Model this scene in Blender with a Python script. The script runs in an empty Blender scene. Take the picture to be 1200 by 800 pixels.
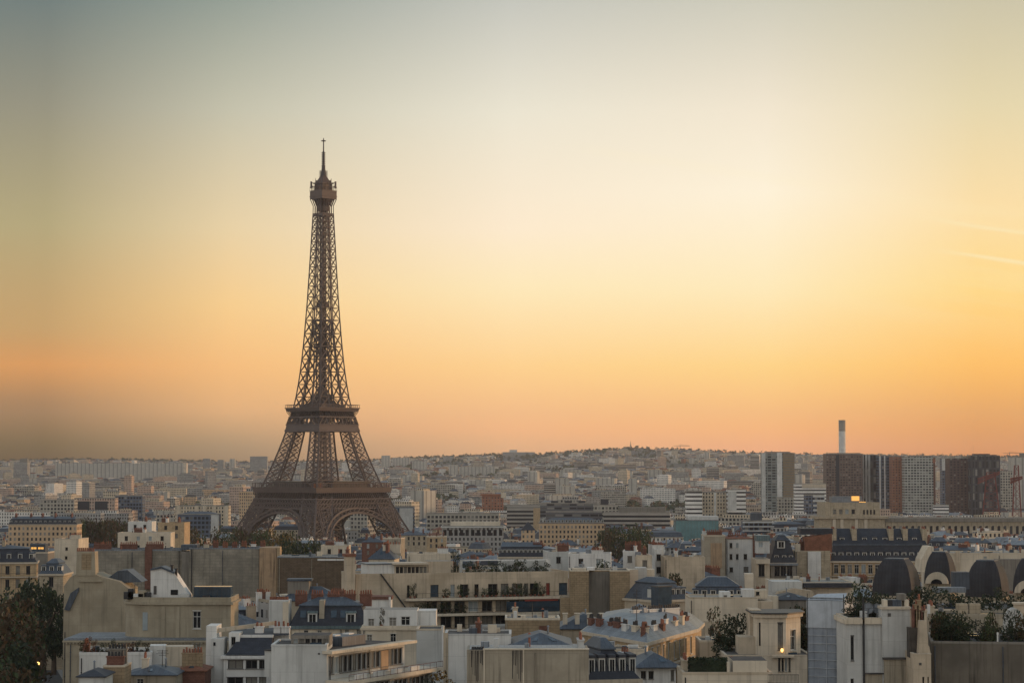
import bpy, math, random
from math import sin, cos, pi, radians, atan2, sqrt, hypot
from mathutils import Matrix, Vector
rnd = random.Random(7)
scene = bpy.context.scene
COL = scene.collection

# ------------------------------------------------------------------ camera
CAMZ = 75.0
F = 2700.0                       # focal length in pixels of the 1200 px wide photograph
PITCH = math.atan((545 - 400) / F)
cam = bpy.data.cameras.new('camera')
cam.lens = 36 * F / 1200
cam.sensor_width = 36
cam.sensor_fit = 'HORIZONTAL'
cam.clip_start = 1
cam.clip_end = 60000
camo = bpy.data.objects.new('camera', cam)
COL.objects.link(camo)
camo.location = (0, 0, CAMZ)
camo.rotation_euler = (pi / 2 + PITCH, 0, 0)
scene.camera = camo
scene.view_settings.view_transform = 'Standard'
scene.view_settings.look = 'None'
scene.view_settings.exposure = 0
scene.view_settings.gamma = 1
scene.cycles.use_denoising = True
scene.cycles.max_bounces = 6
scene.cycles.diffuse_bounces = 1
scene.cycles.glossy_bounces = 2
scene.cycles.volume_bounces = 1
scene.cycles.use_adaptive_sampling = True

# ------------------------------------------------------------------ sun and sky
SUN_AZ, SUN_EL = radians(74), radians(5)      # azimuth to the right of the view
sun = bpy.data.lights.new('sun', 'SUN')
sun.energy = 1.9
sun.angle = radians(4)
sun.color = (1.0, 0.60, 0.32)
suno = bpy.data.objects.new('sun', sun)
COL.objects.link(suno)
sd = Vector((sin(SUN_AZ) * cos(SUN_EL), cos(SUN_AZ) * cos(SUN_EL), sin(SUN_EL)))
suno.rotation_euler = sd.to_track_quat('Z', 'Y').to_euler()


def lin(c):
    c = c / 255.0
    return c / 12.92 if c <= 0.04045 else ((c + 0.055) / 1.055) ** 2.4


def srgb(r, g, b, k=1.0):
    return (lin(r) * k, lin(g) * k, lin(b) * k, 1)


CLOUD_SEED = 1.3
HAZE_D = 3.2e-5
HAZE_S = (0.46, 0.38, 0.32)


def haze_undo(p, c):
    """radiance of the sky itself, given the colour it shows after the air in front of it"""
    t = math.exp(-HAZE_D * min(11000, 260 / max(p, 1e-3)))
    return tuple(max(0, (c[i] - HAZE_S[i] * (1 - t)) / t) for i in range(3)) + (1,)


def make_world():
    w = bpy.data.worlds.new('World')
    scene.world = w
    w.use_nodes = True
    nt = w.node_tree
    nt.nodes.clear()
    N, L = nt.nodes.new, nt.links.new
    out = N('ShaderNodeOutputWorld')
    bg = N('ShaderNodeBackground')
    tc = N('ShaderNodeTexCoord')
    sep = N('ShaderNodeSeparateXYZ')
    L(tc.outputs['Generated'], sep.inputs[0])
    az = N('ShaderNodeMath'); az.operation = 'ARCTAN2'
    L(sep.outputs['X'], az.inputs[0]); L(sep.outputs['Y'], az.inputs[1])

    E = lambda y: (545 - y) / F
    up = [(0.215, (190, 194, 186)), (0.30, (172, 184, 186)), (0.6, (160, 174, 184)), (1.0, (150, 166, 182))]
    cols = {
        'back': [(0.0, (240, 224, 208)), (0.08, (246, 234, 220)), (0.25, (222, 220, 216)), (0.6, (178, 186, 192)), (1.0, (150, 166, 182))],
        'l1': [(E(545), (124, 105, 84)), (E(521), (134, 115, 90)), (E(470), (177, 139, 104)), (E(431), (218, 158, 102)), (E(410), (208, 158, 106)), (E(391), (200, 162, 112)), (E(269), (181, 167, 127)), (E(135), (151, 147, 129)), (E(5), (112, 125, 124)), (0.3, (140, 152, 158))] + up[2:],
        'l2': [(E(545), (160, 136, 112)), (E(521), (177, 150, 120)), (E(480), (226, 178, 130)), (E(431), (245, 190, 129)), (E(359), (247, 206, 145)), (E(269), (232, 209, 167)), (E(135), (197, 193, 172)), (E(5), (148, 157, 148))] + up[1:],
        'c': [(E(545), (214, 168, 132)), (E(523), (226, 178, 137)), (E(501), (242, 185, 137)), (E(431), (254, 209, 145)), (E(339), (254, 232, 186)), (E(269), (253, 234, 206)), (E(135), (235, 228, 209)), (E(5), (197, 197, 188))] + up[1:],
        'r1': [(E(545), (230, 168, 128)), (E(525), (237, 176, 135)), (E(501), (245, 184, 130)), (E(431), (254, 211, 138)), (E(341), (254, 233, 186)), (E(230), (254, 241, 216)), (E(135), (242, 230, 208)), (E(5), (205, 202, 186))] + up[1:],
        'r2': [(E(545), (208, 145, 105)), (E(523), (217, 157, 113)), (E(501), (224, 163, 109)), (E(431), (253, 192, 110)), (E(341), (254, 217, 141)), (E(251), (251, 222, 168)), (E(135), (229, 214, 174)), (E(5), (201, 194, 169))] + up[1:],
        'glow': [(0.0, (236, 160, 100)), (0.05, (255, 205, 130)), (0.12, (255, 235, 180)), (0.25, (225, 218, 198))] + up[1:],
    }
    ramps = {}
    for k, st in cols.items():
        st = [(p, haze_undo(p, srgb(*c))) for p, c in st]
        r = N('ShaderNodeValToRGB')
        cr = r.color_ramp
        cr.elements[0].position = max(0, st[0][0]); cr.elements[0].color = st[0][1]
        cr.elements[1].position = st[1][0]; cr.elements[1].color = st[1][1]
        for p, c in st[2:]:
            e = cr.elements.new(p); e.color = c
        L(sep.outputs['Z'], r.inputs[0])
        ramps[k] = r.outputs[0]

    def mix(a, b, a0, a1):
        m = N('ShaderNodeMapRange'); m.interpolation_type = 'LINEAR'
        L(az.outputs[0], m.inputs[0])
        m.inputs[1].default_value = a0; m.inputs[2].default_value = a1
        x = N('ShaderNodeMix'); x.data_type = 'RGBA'
        L(m.outputs[0], x.inputs[0]); L(a, x.inputs[6]); L(b, x.inputs[7])
        return x.outputs[2]
    c = mix(ramps['back'], ramps['l1'], -1.3, -0.30)
    c = mix(c, ramps['l2'], -0.20, -0.122)
    c = mix(c, ramps['c'], -0.122, 0.0)
    c = mix(c, ramps['r1'], 0.0, 0.11)
    c = mix(c, ramps['r2'], 0.11, 0.20)
    c = mix(c, ramps['glow'], 0.24, 0.7)
    c = mix(c, ramps['back'], 1.5, 2.5)
    # thin high streaks of cloud, stretched along the horizon
    comb = N('ShaderNodeCombineXYZ')
    ma = N('ShaderNodeMath'); ma.operation = 'MULTIPLY'; ma.inputs[1].default_value = 7.0
    L(az.outputs[0], ma.inputs[0])
    mz = N('ShaderNodeMath'); mz.operation = 'MULTIPLY_ADD'; mz.inputs[1].default_value = 95.0
    L(sep.outputs['Z'], mz.inputs[0])
    ms = N('ShaderNodeMath'); ms.operation = 'MULTIPLY'; ms.inputs[1].default_value = 14.0
    L(az.outputs[0], ms.inputs[0]); L(ms.outputs[0], mz.inputs[2])
    L(ma.outputs[0], comb.inputs[0]); L(mz.outputs[0], comb.inputs[1])
    comb.inputs[2].default_value = CLOUD_SEED
    nz = N('ShaderNodeTexNoise'); nz.inputs['Scale'].default_value = 1.0; nz.inputs['Detail'].default_value = 5; nz.inputs['Roughness'].default_value = 0.55
    L(comb.outputs[0], nz.inputs['Vector'])
    th = N('ShaderNodeMapRange'); th.interpolation_type = 'SMOOTHSTEP'
    L(nz.outputs[0], th.inputs[0]); th.inputs[1].default_value = 0.50; th.inputs[2].default_value = 0.66
    th.inputs[4].default_value = 0.10
    el = N('ShaderNodeMapRange'); el.interpolation_type = 'SMOOTHSTEP'
    L(sep.outputs['Z'], el.inputs[0]); el.inputs[1].default_value = 0.118; el.inputs[2].default_value = 0.104
    ab = N('ShaderNodeMath'); ab.operation = 'ADD'; L(az.outputs[0], ab.inputs[0]); ab.inputs[1].default_value = 0.0
    am = N('ShaderNodeMapRange'); am.interpolation_type = 'SMOOTHSTEP'
    L(ab.outputs[0], am.inputs[0]); am.inputs[1].default_value = 0.10; am.inputs[2].default_value = 0.19; am.inputs[3].default_value = 0.06
    e2 = N('ShaderNodeMapRange'); e2.interpolation_type = 'SMOOTHSTEP'
    L(sep.outputs['Z'], e2.inputs[0]); e2.inputs[1].default_value = 0.045; e2.inputs[2].default_value = 0.075
    e3 = N('ShaderNodeMath'); e3.operation = 'MULTIPLY'; L(el.outputs[0], e3.inputs[0]); L(e2.outputs[0], e3.inputs[1])
    m0 = N('ShaderNodeMath'); m0.operation = 'MULTIPLY'; L(e3.outputs[0], m0.inputs[0]); L(am.outputs[0], m0.inputs[1])
    mm = N('ShaderNodeMath'); mm.operation = 'MULTIPLY'
    L(th.outputs[0], mm.inputs[0]); L(m0.outputs[0], mm.inputs[1])
    def mth(op, *a):
        n = N('ShaderNodeMath'); n.operation = op
        for i, x in enumerate(a):
            if isinstance(x, (int, float)): n.inputs[i].default_value = x
            else: L(x, n.inputs[i])
        return n.outputs[0]
    t = mth('ADD', mth('ADD', sep.outputs['Z'], mth('MULTIPLY', az.outputs[0], 0.165)), mth('MULTIPLY', mth('SUBTRACT', nz.outputs[0], 0.5), 0.006))
    tot = mm.outputs[0]
    for cc, a0, wd, k in ((0.1218, 0.176, 0.0015, 0.5), (0.1350, 0.17, 0.0018, 0.32), (0.142, 0.02, 0.004, 0.08)):
        r = N('ShaderNodeMapRange'); r.interpolation_type = 'SMOOTHERSTEP'
        L(mth('ABSOLUTE', mth('SUBTRACT', t, cc)), r.inputs[0]); r.inputs[1].default_value = wd; r.inputs[2].default_value = 0.0
        q = N('ShaderNodeMapRange'); q.interpolation_type = 'SMOOTHSTEP'
        L(az.outputs[0], q.inputs[0]); q.inputs[1].default_value = a0; q.inputs[2].default_value = a0 + 0.03
        tot = mth('ADD', tot, mth('MULTIPLY', mth('MULTIPLY', r.outputs[0], q.outputs[0]), k))
    cl = N('ShaderNodeMix'); cl.data_type = 'RGBA'
    L(tot, cl.inputs[0]); L(c, cl.inputs[6]); cl.inputs[7].default_value = srgb(255, 240, 196)
    # a little of the physical sky underneath
    sky = N('ShaderNodeTexSky'); sky.sky_type = 'NISHITA'; sky.sun_disc = False
    sky.sun_elevation = SUN_EL; sky.sun_rotation = SUN_AZ; sky.air_density = 1.5; sky.dust_density = 3.0
    bg2 = N('ShaderNodeBackground'); bg2.inputs[1].default_value = 0.004
    L(sky.outputs[0], bg2.inputs[0])
    L(cl.outputs[2], bg.inputs[0]); bg.inputs[1].default_value = 1.0
    add = N('ShaderNodeAddShader')
    L(bg.outputs[0], add.inputs[0]); L(bg2.outputs[0], add.inputs[1])
    L(add.outputs[0], out.inputs[0])


make_world()


# ------------------------------------------------------------------ helpers
def ray(px, py):
    u, v = (px - 600) / F, (400 - py) / F
    y = cos(PITCH) - v * sin(PITCH)
    return u / y, (sin(PITCH) + v * cos(PITCH)) / y      # slopes per metre of forward distance


def proj(x, y, z):
    dy, dz = y, z - CAMZ
    c, s = cos(PITCH), sin(PITCH)
    f = dy * c + dz * s
    return 600 + F * x / f, 400 - F * (-dy * s + dz * c) / f


def sm(a, b, t):
    t = max(0.0, min(1.0, (t - a) / (b - a)))
    return t * t * (3 - 2 * t)


RIDGE = [(-600, 541), (0, 541), (100, 539), (200, 541), (300, 543), (430, 541), (480, 538), (560, 535), (640, 533), (700, 529), (725, 527), (750, 526), (800, 528), (880, 532), (960, 534), (1100, 535), (1200, 537), (1800, 540)]


def ridge(px):
    for (a, ya), (b, yb) in zip(RIDGE, RIDGE[1:]):
        if px <= b:
            t = max(0, min(1, (px - a) / (b - a)))
            return ya + (yb - ya) * t
    return RIDGE[-1][1]


def G(x, y):
    px = 600 + F * x / max(y, 350)
    base = 26 * (1 - sm(350, 1300, y))
    bump = 24 * sm(680, 930, px) * sm(350, 1300, y) * (1 - sm(1450, 2000, y))
    t = max(0, min(1, (y - 3000) / 5500))
    zr = CAMZ + (545 - ridge(px)) / F * 8500
    far = zr * (t ** 1.25)
    if y > 8500:
        far -= (y - 8500) * 0.02
    return base + bump + far


class MB:
    def __init__(s):
        s.v, s.f, s.m, s.uv = [], [], [], []

    def face(s, pts, m=0, uv=None):
        n = len(s.v)
        s.v.extend(pts)
        s.f.append(tuple(range(n, n + len(pts))))
        s.m.append(m)
        if not uv:
            a, b, c = Vector(pts[0]), Vector(pts[1]), Vector(pts[2])
            nn = (b - a).cross(c - a)
            if nn.length < 1e-9: uv = [(0.0, 0.0)] * len(pts)
            else:
                nn.normalize()
                t = Vector((-nn.y, nn.x, 0))
                t = Vector((1, 0, 0)) if t.length < 1e-4 else t.normalized()
                q = nn.cross(t)
                uv = [(t.dot(Vector(p)), q.dot(Vector(p))) for p in pts]
        s.uv.extend(uv)

    def box(s, x0, x1, y0, y1, z0, z1, m=0, mt=None, bottom=True):
        if mt is None: mt = m
        w, d, h = x1 - x0, y1 - y0, z1 - z0
        s.face([(x0, y0, z0), (x1, y0, z0), (x1, y0, z1), (x0, y0, z1)], m, [(0, 0), (w, 0), (w, h), (0, h)])
        s.face([(x1, y0, z0), (x1, y1, z0), (x1, y1, z1), (x1, y0, z1)], m, [(0, 0), (d, 0), (d, h), (0, h)])
        s.face([(x1, y1, z0), (x0, y1, z0), (x0, y1, z1), (x1, y1, z1)], m, [(0, 0), (w, 0), (w, h), (0, h)])
        s.face([(x0, y1, z0), (x0, y0, z0), (x0, y0, z1), (x0, y1, z1)], m, [(0, 0), (d, 0), (d, h), (0, h)])
        s.face([(x0, y0, z1), (x1, y0, z1), (x1, y1, z1), (x0, y1, z1)], mt)
        if bottom:
            s.face([(x0, y1, z0), (x1, y1, z0), (x1, y0, z0), (x0, y0, z0)], m)

    def obox(s, cx, cy, rot, w, d, z0, z1, m=0, mt=None):
        """upright box turned about z, no bottom; UV in metres"""
        if mt is None: mt = m
        c, sn = cos(rot), sin(rot)
        P = [(cx + a * w / 2 * c - b * d / 2 * sn, cy + a * w / 2 * sn + b * d / 2 * c) for a, b in ((-1, -1), (1, -1), (1, 1), (-1, 1))]
        h = z1 - z0
        for i in range(4):
            a, b = P[i], P[(i + 1) % 4]
            l = w if i % 2 == 0 else d
            s.face([(a[0], a[1], z0), (b[0], b[1], z0), (b[0], b[1], z1), (a[0], a[1], z1)], m, [(0, 0), (l, 0), (l, h), (0, h)])
        s.face([(p[0], p[1], z1) for p in P], mt)
        return P

    def beam(s, p, q, w, m=0, h=None):
        p, q = Vector(p), Vector(q)
        d = q - p
        if d.length < 1e-6: return
        d.normalize()
        a = d.cross(Vector((0, 0, 1)))
        if a.length < 1e-3: a = Vector((1, 0, 0))
        a.normalize()
        b = d.cross(a)
        a *= w / 2; b *= (h or w) / 2
        c = [tuple(x) for x in (p + a + b, p - a + b, p - a - b, p + a - b, q + a + b, q - a + b, q - a - b, q + a - b)]
        n = len(s.v)
        s.v.extend(c)
        for f in ((0, 1, 5, 4), (1, 2, 6, 5), (2, 3, 7, 6), (3, 0, 4, 7), (3, 2, 1, 0), (4, 5, 6, 7)):
            s.f.append(tuple(n + i for i in f)); s.m.append(m); s.uv.extend([(0.0, 0.0)] * 4)

    def cyl(s, x, y, z0, z1, r0, r1=None, n=8, m=0, cap=True):
        if r1 is None: r1 = r0
        A = [(x + r0 * cos(2 * pi * i / n), y + r0 * sin(2 * pi * i / n), z0) for i in range(n)]
        B = [(x + r1 * cos(2 * pi * i / n), y + r1 * sin(2 * pi * i / n), z1) for i in range(n)]
        for i in range(n):
            j = (i + 1) % n
            s.face([A[i], A[j], B[j], B[i]], m)
        if cap: s.face(B, m)

    def prism(s, poly, z0, z1, m=0, mt=None, top=True):
        """poly counter-clockwise seen from above"""
        k = 0.0
        for i in range(len(poly)):
            a, b = poly[i], poly[(i + 1) % len(poly)]
            l = hypot(b[0] - a[0], b[1] - a[1])
            s.face([(a[0], a[1], z0), (b[0], b[1], z0), (b[0], b[1], z1), (a[0], a[1], z1)], m, [(k, 0), (k + l, 0), (k + l, z1 - z0), (k, z1 - z0)])
            k += l
        if top: s.face([(p[0], p[1], z1) for p in poly], m if mt is None else mt)

    def xprism(s, poly, y0, y1, m=0):
        """poly of (x, z), counter-clockwise seen from the front (-y); extruded back from y0 to y1"""
        s.face([(p[0], y0, p[1]) for p in poly], m, [tuple(p) for p in poly])
        s.face([(p[0], y1, p[1]) for p in reversed(poly)], m)
        for i in range(len(poly)):
            a, b = poly[i], poly[(i + 1) % len(poly)]
            s.face([(a[0], y0, a[1]), (a[0], y1, a[1]), (b[0], y1, b[1]), (b[0], y0, b[1])], m)

    def mesh(s, name, mats):
        me = bpy.data.meshes.new(name)
        me.from_pydata(s.v, [], s.f)
        for m in (mats if isinstance(mats, (list, tuple)) else [mats]):
            me.materials.append(m)
        me.polygons.foreach_set('material_index', s.m)
        ul = me.uv_layers.new(name='UVMap')
        ul.data.foreach_set('uv', [c for p in s.uv for c in p])
        me.update()
        return me

    def build(s, name, mats, parent=None):
        return link(name, s.mesh(name, mats), parent)


def link(name, data, parent=None, loc=None, rz=0, scale=None):
    o = bpy.data.objects.new(name, data)
    COL.objects.link(o)
    if parent is not None: o.parent = parent
    if loc is not None: o.location = loc
    if rz: o.rotation_euler = (0, 0, rz)
    if scale is not None: o.scale = scale
    return o


def tag(o, label=None, cat=None, group=None, kind=None):
    if label: o['label'] = label
    if cat: o['category'] = cat
    if group: o['group'] = group
    if kind: o['kind'] = kind
    return o


def empty(name, loc=(0, 0, 0), rz=0):
    return link(name, None, None, loc, rz)


# ------------------------------------------------------------------ materials
def _nt(name):
    m = bpy.data.materials.new(name)
    m.use_nodes = True
    nt = m.node_tree
    return m, nt, nt.nodes['Principled BSDF']


def mat(name, col, rough=0.85, var=0.25, scale=0.5, streak=0.0, metal=0.0, spec=0.3, stain=None, blocks=None):
    """procedural surface: base colour with blotches, vertical streaks, optional block joints"""
    m, nt, b = _nt(name)
    N, L = nt.nodes.new, nt.links.new
    geo = N('ShaderNodeNewGeometry')
    n1 = N('ShaderNodeTexNoise'); n1.inputs['Scale'].default_value = scale; n1.inputs['Detail'].default_value = 8; n1.inputs['Roughness'].default_value = 0.65
    L(geo.outputs['Position'], n1.inputs['Vector'])
    r = N('ShaderNodeMapRange'); L(n1.outputs[0], r.inputs[0])
    r.inputs[1].default_value = 0.3; r.inputs[2].default_value = 0.7; r.inputs[3].default_value = 1 - var; r.inputs[4].default_value = 1 + var
    fac = r.outputs[0]
    if streak:
        mp = N('ShaderNodeMapping'); mp.inputs['Scale'].default_value = (2.4, 2.4, 0.11)
        L(geo.outputs['Position'], mp.inputs[0])
        n2 = N('ShaderNodeTexNoise'); n2.inputs['Scale'].default_value = 1.0; n2.inputs['Detail'].default_value = 5
        L(mp.outputs[0], n2.inputs['Vector'])
        r2 = N('ShaderNodeMapRange'); L(n2.outputs[0], r2.inputs[0])
        r2.inputs[1].default_value = 0.52; r2.inputs[2].default_value = 0.72; r2.inputs[3].default_value = 1.0; r2.inputs[4].default_value = 1 - min(0.7, streak * 2.2)
        mu = N('ShaderNodeMath'); mu.operation = 'MULTIPLY'; L(fac, mu.inputs[0]); L(r2.outputs[0], mu.inputs[1]); fac = mu.outputs[0]
    if blocks:
        uv = N('ShaderNodeUVMap')
        br = N('ShaderNodeTexBrick'); br.inputs['Scale'].default_value = 1.0
        br.inputs['Brick Width'].default_value = blocks[0]; br.inputs['Row Height'].default_value = blocks[1]; br.inputs['Mortar Size'].default_value = blocks[2]
        br.inputs['Color1'].default_value = (1, 1, 1, 1); c2 = blocks[3] if len(blocks) > 3 else 0.8; br.inputs['Color2'].default_value = (c2, c2, c2, 1); br.inputs['Mortar'].default_value = (c2 * .75, c2 * .75, c2 * .75, 1)
        L(uv.outputs[0], br.inputs['Vector'])
        mu = N('ShaderNodeMath'); mu.operation = 'MULTIPLY'; L(fac, mu.inputs[0]); L(br.outputs[0], mu.inputs[1]); fac = mu.outputs[0]
    sc = N('ShaderNodeVectorMath'); sc.operation = 'SCALE'
    sc.inputs[0].default_value = col[:3]
    L(fac, sc.inputs['Scale'])
    res = sc.outputs[0]
    if stain:
        n3 = N('ShaderNodeTexNoise'); n3.inputs['Scale'].default_value = stain[1]; n3.inputs['Detail'].default_value = 6
        L(geo.outputs['Position'], n3.inputs['Vector'])
        r3 = N('ShaderNodeMapRange'); L(n3.outputs[0], r3.inputs[0]); r3.inputs[1].default_value = 0.5; r3.inputs[2].default_value = 0.68; r3.inputs[4].default_value = stain[2]
        mx = N('ShaderNodeMix'); mx.data_type = 'RGBA'
        L(r3.outputs[0], mx.inputs[0]); L(res, mx.inputs[6]); mx.inputs[7].default_value = (*stain[0], 1)
        res = mx.outputs[2]
    L(res, b.inputs['Base Color'])
    b.inputs['Roughness'].default_value = rough
    b.inputs['Metallic'].default_value = metal
    b.inputs['Specular IOR Level'].default_value = spec
    return m


def winmat(name, wall, cell=(2.5, 3.1), win=(0.46, 0.56), glass=(0.02, 0.022, 0.028), rough=0.85, var=0.2, light=0.2):
    """wall with a grid of windows laid out in the wall's own UV (metres); used on buildings too far away for modelled ones"""
    m, nt, b = _nt(name)
    N, L = nt.nodes.new, nt.links.new

    def mth(op, a, bb=None, c=None):
        n = N('ShaderNodeMath'); n.operation = op
        for i, x in enumerate((a, bb, c)):
            if x is None: continue
            if isinstance(x, (int, float)): n.inputs[i].default_value = x
            else: L(x, n.inputs[i])
        return n.outputs[0]
    uv = N('ShaderNodeUVMap'); sp = N('ShaderNodeSeparateXYZ'); L(uv.outputs[0], sp.inputs[0])
    u = mth('DIVIDE', sp.outputs[0], cell[0]); v = mth('DIVIDE', sp.outputs[1], cell[1])
    fu = mth('ABSOLUTE', mth('SUBTRACT', mth('FRACT', u), 0.5)); fv = mth('ABSOLUTE', mth('SUBTRACT', mth('FRACT', v), 0.5))
    mask = mth('MULTIPLY', mth('LESS_THAN', fu, win[0] / 2), mth('LESS_THAN', fv, win[1] / 2))
    cb = N('ShaderNodeCombineXYZ'); L(mth('FLOOR', u), cb.inputs[0]); L(mth('FLOOR', v), cb.inputs[1])
    geo = N('ShaderNodeNewGeometry')
    wn = N('ShaderNodeTexWhiteNoise'); wn.noise_dimensions = '3D'; L(cb.outputs[0], wn.inputs[0])
    n1 = N('ShaderNodeTexNoise'); n1.inputs['Scale'].default_value = 0.08; n1.inputs['Detail'].default_value = 8; n1.inputs['Roughness'].default_value = 0.7
    L(geo.outputs['Position'], n1.inputs['Vector'])
    r = N('ShaderNodeMapRange'); L(n1.outputs[0], r.inputs[0]); r.inputs[1].default_value = 0.3; r.inputs[2].default_value = 0.7; r.inputs[3].default_value = 1 - var; r.inputs[4].default_value = 1 + var
    sc = N('ShaderNodeVectorMath'); sc.operation = 'SCALE'; sc.inputs[0].default_value = wall[:3]; L(r.outputs[0], sc.inputs['Scale'])
    gl = N('ShaderNodeMix'); gl.data_type = 'RGBA'
    L(mth('MULTIPLY', mth('MAXIMUM', mth('SUBTRACT', wn.outputs[0], 1 - light - .15), 0.0), .7 / (light + .15)), gl.inputs[0]); gl.inputs[6].default_value = (*glass, 1); gl.inputs[7].default_value = (0.4, 0.38, 0.34, 1)
    mx = N('ShaderNodeMix'); mx.data_type = 'RGBA'
    L(mask, mx.inputs[0]); L(sc.outputs[0], mx.inputs[6]); L(gl.outputs[2], mx.inputs[7])
    L(mx.outputs[2], b.inputs['Base Color'])
    rr = N('ShaderNodeMapRange'); L(mask, rr.inputs[0]); rr.inputs[3].default_value = rough; rr.inputs[4].default_value = 0.2
    L(rr.outputs[0], b.inputs['Roughness'])
    b.inputs['Specular IOR Level'].default_value = 0.25
    return m


M = {}
M['cream'] = mat('cream_stucco', (0.53, 0.44, 0.325), var=0.2, streak=0.15, scale=0.3, stain=((0.36, 0.29, 0.2), 0.16, 0.55), blocks=(5.2, 3.1, 0.018, 0.9))
M['cream2'] = mat('pale_cream_stucco', (0.64, 0.555, 0.43), var=0.17, streak=0.13, scale=0.22, stain=((0.45, 0.375, 0.27), 0.18, 0.5), blocks=(5.2, 3.1, 0.018, 0.9))
M['creamdark'] = mat('vignetted_cream_stucco', (0.36, 0.31, 0.225), var=0.2, streak=0.12, scale=0.225, stain=((0.26, 0.215, 0.15), 0.3, 0.6), blocks=(5.2, 3.1, 0.018, 0.9))  # cream darkened to paint in left-edge vignette; streaks and stains are wear
M['vignettewall'] = mat('vignetted_stained_wall', (0.15, 0.13, 0.103), var=0.2, streak=0.25, scale=0.35, stain=((0.085, 0.075, 0.06), 0.25, 0.6))  # overall dark tone is painted corner vignette, streaks and stains are dirt
M['warm'] = mat('honey_limestone', (0.52, 0.38, 0.23), var=0.14, streak=0.14, scale=0.6, blocks=(1.1, 0.5, 0.02))
M['stone'] = mat('limestone', (0.46, 0.38, 0.27), var=0.15, streak=0.18, scale=0.5, blocks=(1.2, 0.5, 0.02))
M['white'] = mat('white_render', (0.70, 0.69, 0.65), var=0.13, streak=0.12, scale=0.22, stain=((0.5, 0.48, 0.44), 0.2, 0.45), blocks=(5.2, 3.1, 0.018, 0.9))
M['greywhite'] = mat('grey_white_render', (0.56, 0.56, 0.53), var=0.15, streak=0.13, scale=0.22, stain=((0.40, 0.39, 0.36), 0.17, 0.5), blocks=(5.2, 3.1, 0.018, 0.9))
M['beige'] = mat('beige_render', (0.38, 0.33, 0.25), var=0.18, streak=0.2, scale=0.3, stain=((0.24, 0.205, 0.155), 0.2, 0.6), blocks=(5.2, 3.1, 0.018, 0.9))
M['tan'] = mat('tan_brick', (0.33, 0.245, 0.15), var=0.16, streak=0.12, scale=0.9, blocks=(0.9, 0.42, 0.03))
M['greybeige'] = mat('grey_concrete_render', (0.22, 0.20, 0.17), var=0.15, streak=0.2, scale=0.4)
M['blind'] = mat('stained_blind_wall', (0.30, 0.27, 0.215), var=0.35, streak=0.13, scale=0.225, stain=((0.17, 0.155, 0.13), 0.22, 0.7), blocks=(1.6, 0.7, 0.03))
M['rust'] = mat('patched_and_sunlit_wall', (0.42, 0.29, 0.18), var=0.25, streak=0.3, scale=0.5, stain=((0.22, 0.16, 0.11), 0.5, 0.7))  # also carries the sunlight painted on the blind wall's right end
M['brown'] = mat('brown_shingle_wall', (0.15, 0.11, 0.075), var=0.2, streak=0.1, scale=0.8, blocks=(0.7, 0.3, 0.03))
M['brick'] = mat('red_brick', (0.19, 0.09, 0.065), var=0.3, scale=1.2, blocks=(0.4, 0.2, 0.02))
M['sooty'] = mat('soot_streak', (0.075, 0.065, 0.055), var=0.4, streak=0.6, scale=1.0)
M['zinc'] = mat('zinc_roofing', (0.075, 0.093, 0.118), rough=0.5, var=0.3, streak=0.1, scale=0.35, metal=0.1, spec=0.35, blocks=(0.62, 3.1, 0.045))
M['zinc2'] = mat('pale_zinc_roofing', (0.20, 0.225, 0.25), rough=0.45, var=0.3, scale=0.4, metal=0.2, spec=0.5, blocks=(0.62, 3.1, 0.045))
M['zincgreen'] = mat('greenish_zinc', (0.12, 0.17, 0.18), rough=0.45, var=0.25, scale=0.5, metal=0.2, blocks=(0.62, 3.1, 0.045))
M['slate'] = mat('dark_slate', (0.036, 0.04, 0.052), rough=0.55, var=0.3, scale=0.8, blocks=(0.5, 0.3, 0.02))
M['tar'] = mat('tar_and_gravel', (0.06, 0.057, 0.055), var=0.4, scale=0.5, stain=((0.15, 0.14, 0.125), 0.3, 0.6))
M['gravel'] = mat('pale_gravel', (0.30, 0.28, 0.245), var=0.25, scale=0.5, stain=((0.15, 0.14, 0.12), 0.25, 0.6))
M['tile'] = mat('clay_tiles', (0.24, 0.105, 0.065), var=0.3, scale=0.8, blocks=(0.4, 0.3, 0.02))
M['pot'] = mat('terracotta', (0.23, 0.095, 0.06), var=0.35, scale=2.0)
M['iron'] = mat('dark_ironwork', (0.03, 0.03, 0.032), rough=0.5, var=0.2)
M['frame'] = mat('white_window_paint', (0.55, 0.54, 0.50), rough=0.6, var=0.1)
M['darkframe'] = mat('dark_window_paint', (0.08, 0.075, 0.07), rough=0.5, var=0.15)
M['glass'] = mat('dark_glass', (0.012, 0.014, 0.017), rough=0.12, var=0.3, scale=0.8, spec=0.3)
M['blueglass'] = mat('blue_glass', (0.035, 0.06, 0.085), rough=0.15, var=0.3, scale=0.8, spec=0.5)
M['teal'] = mat('teal_glass', (0.12, 0.25, 0.26), rough=0.25, var=0.25, scale=0.2, spec=0.5)
M['sheet'] = mat('scaffold_sheeting', (0.44, 0.47, 0.50), rough=0.7, var=0.12, streak=0.12, scale=0.8)
M['sheet2'] = mat('darker_scaffold_netting', (0.27, 0.30, 0.34), rough=0.8, var=0.15, streak=0.15, scale=0.8)
M['shutter'] = mat('grey_shutter', (0.30, 0.34, 0.35), var=0.1)
M['redcloth'] = mat('red_awning', (0.25, 0.05, 0.035), var=0.2)
M['orangecloth'] = mat('orange_awning', (0.30, 0.12, 0.065), var=0.2)
M['pale_trim'] = mat('pale_stone_trim', (0.55, 0.47, 0.36), var=0.1, streak=0.1)
M['tower'] = mat('brown_tower_paint', (0.112, 0.083, 0.072), rough=0.6, var=0.15, scale=0.1)
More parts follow.
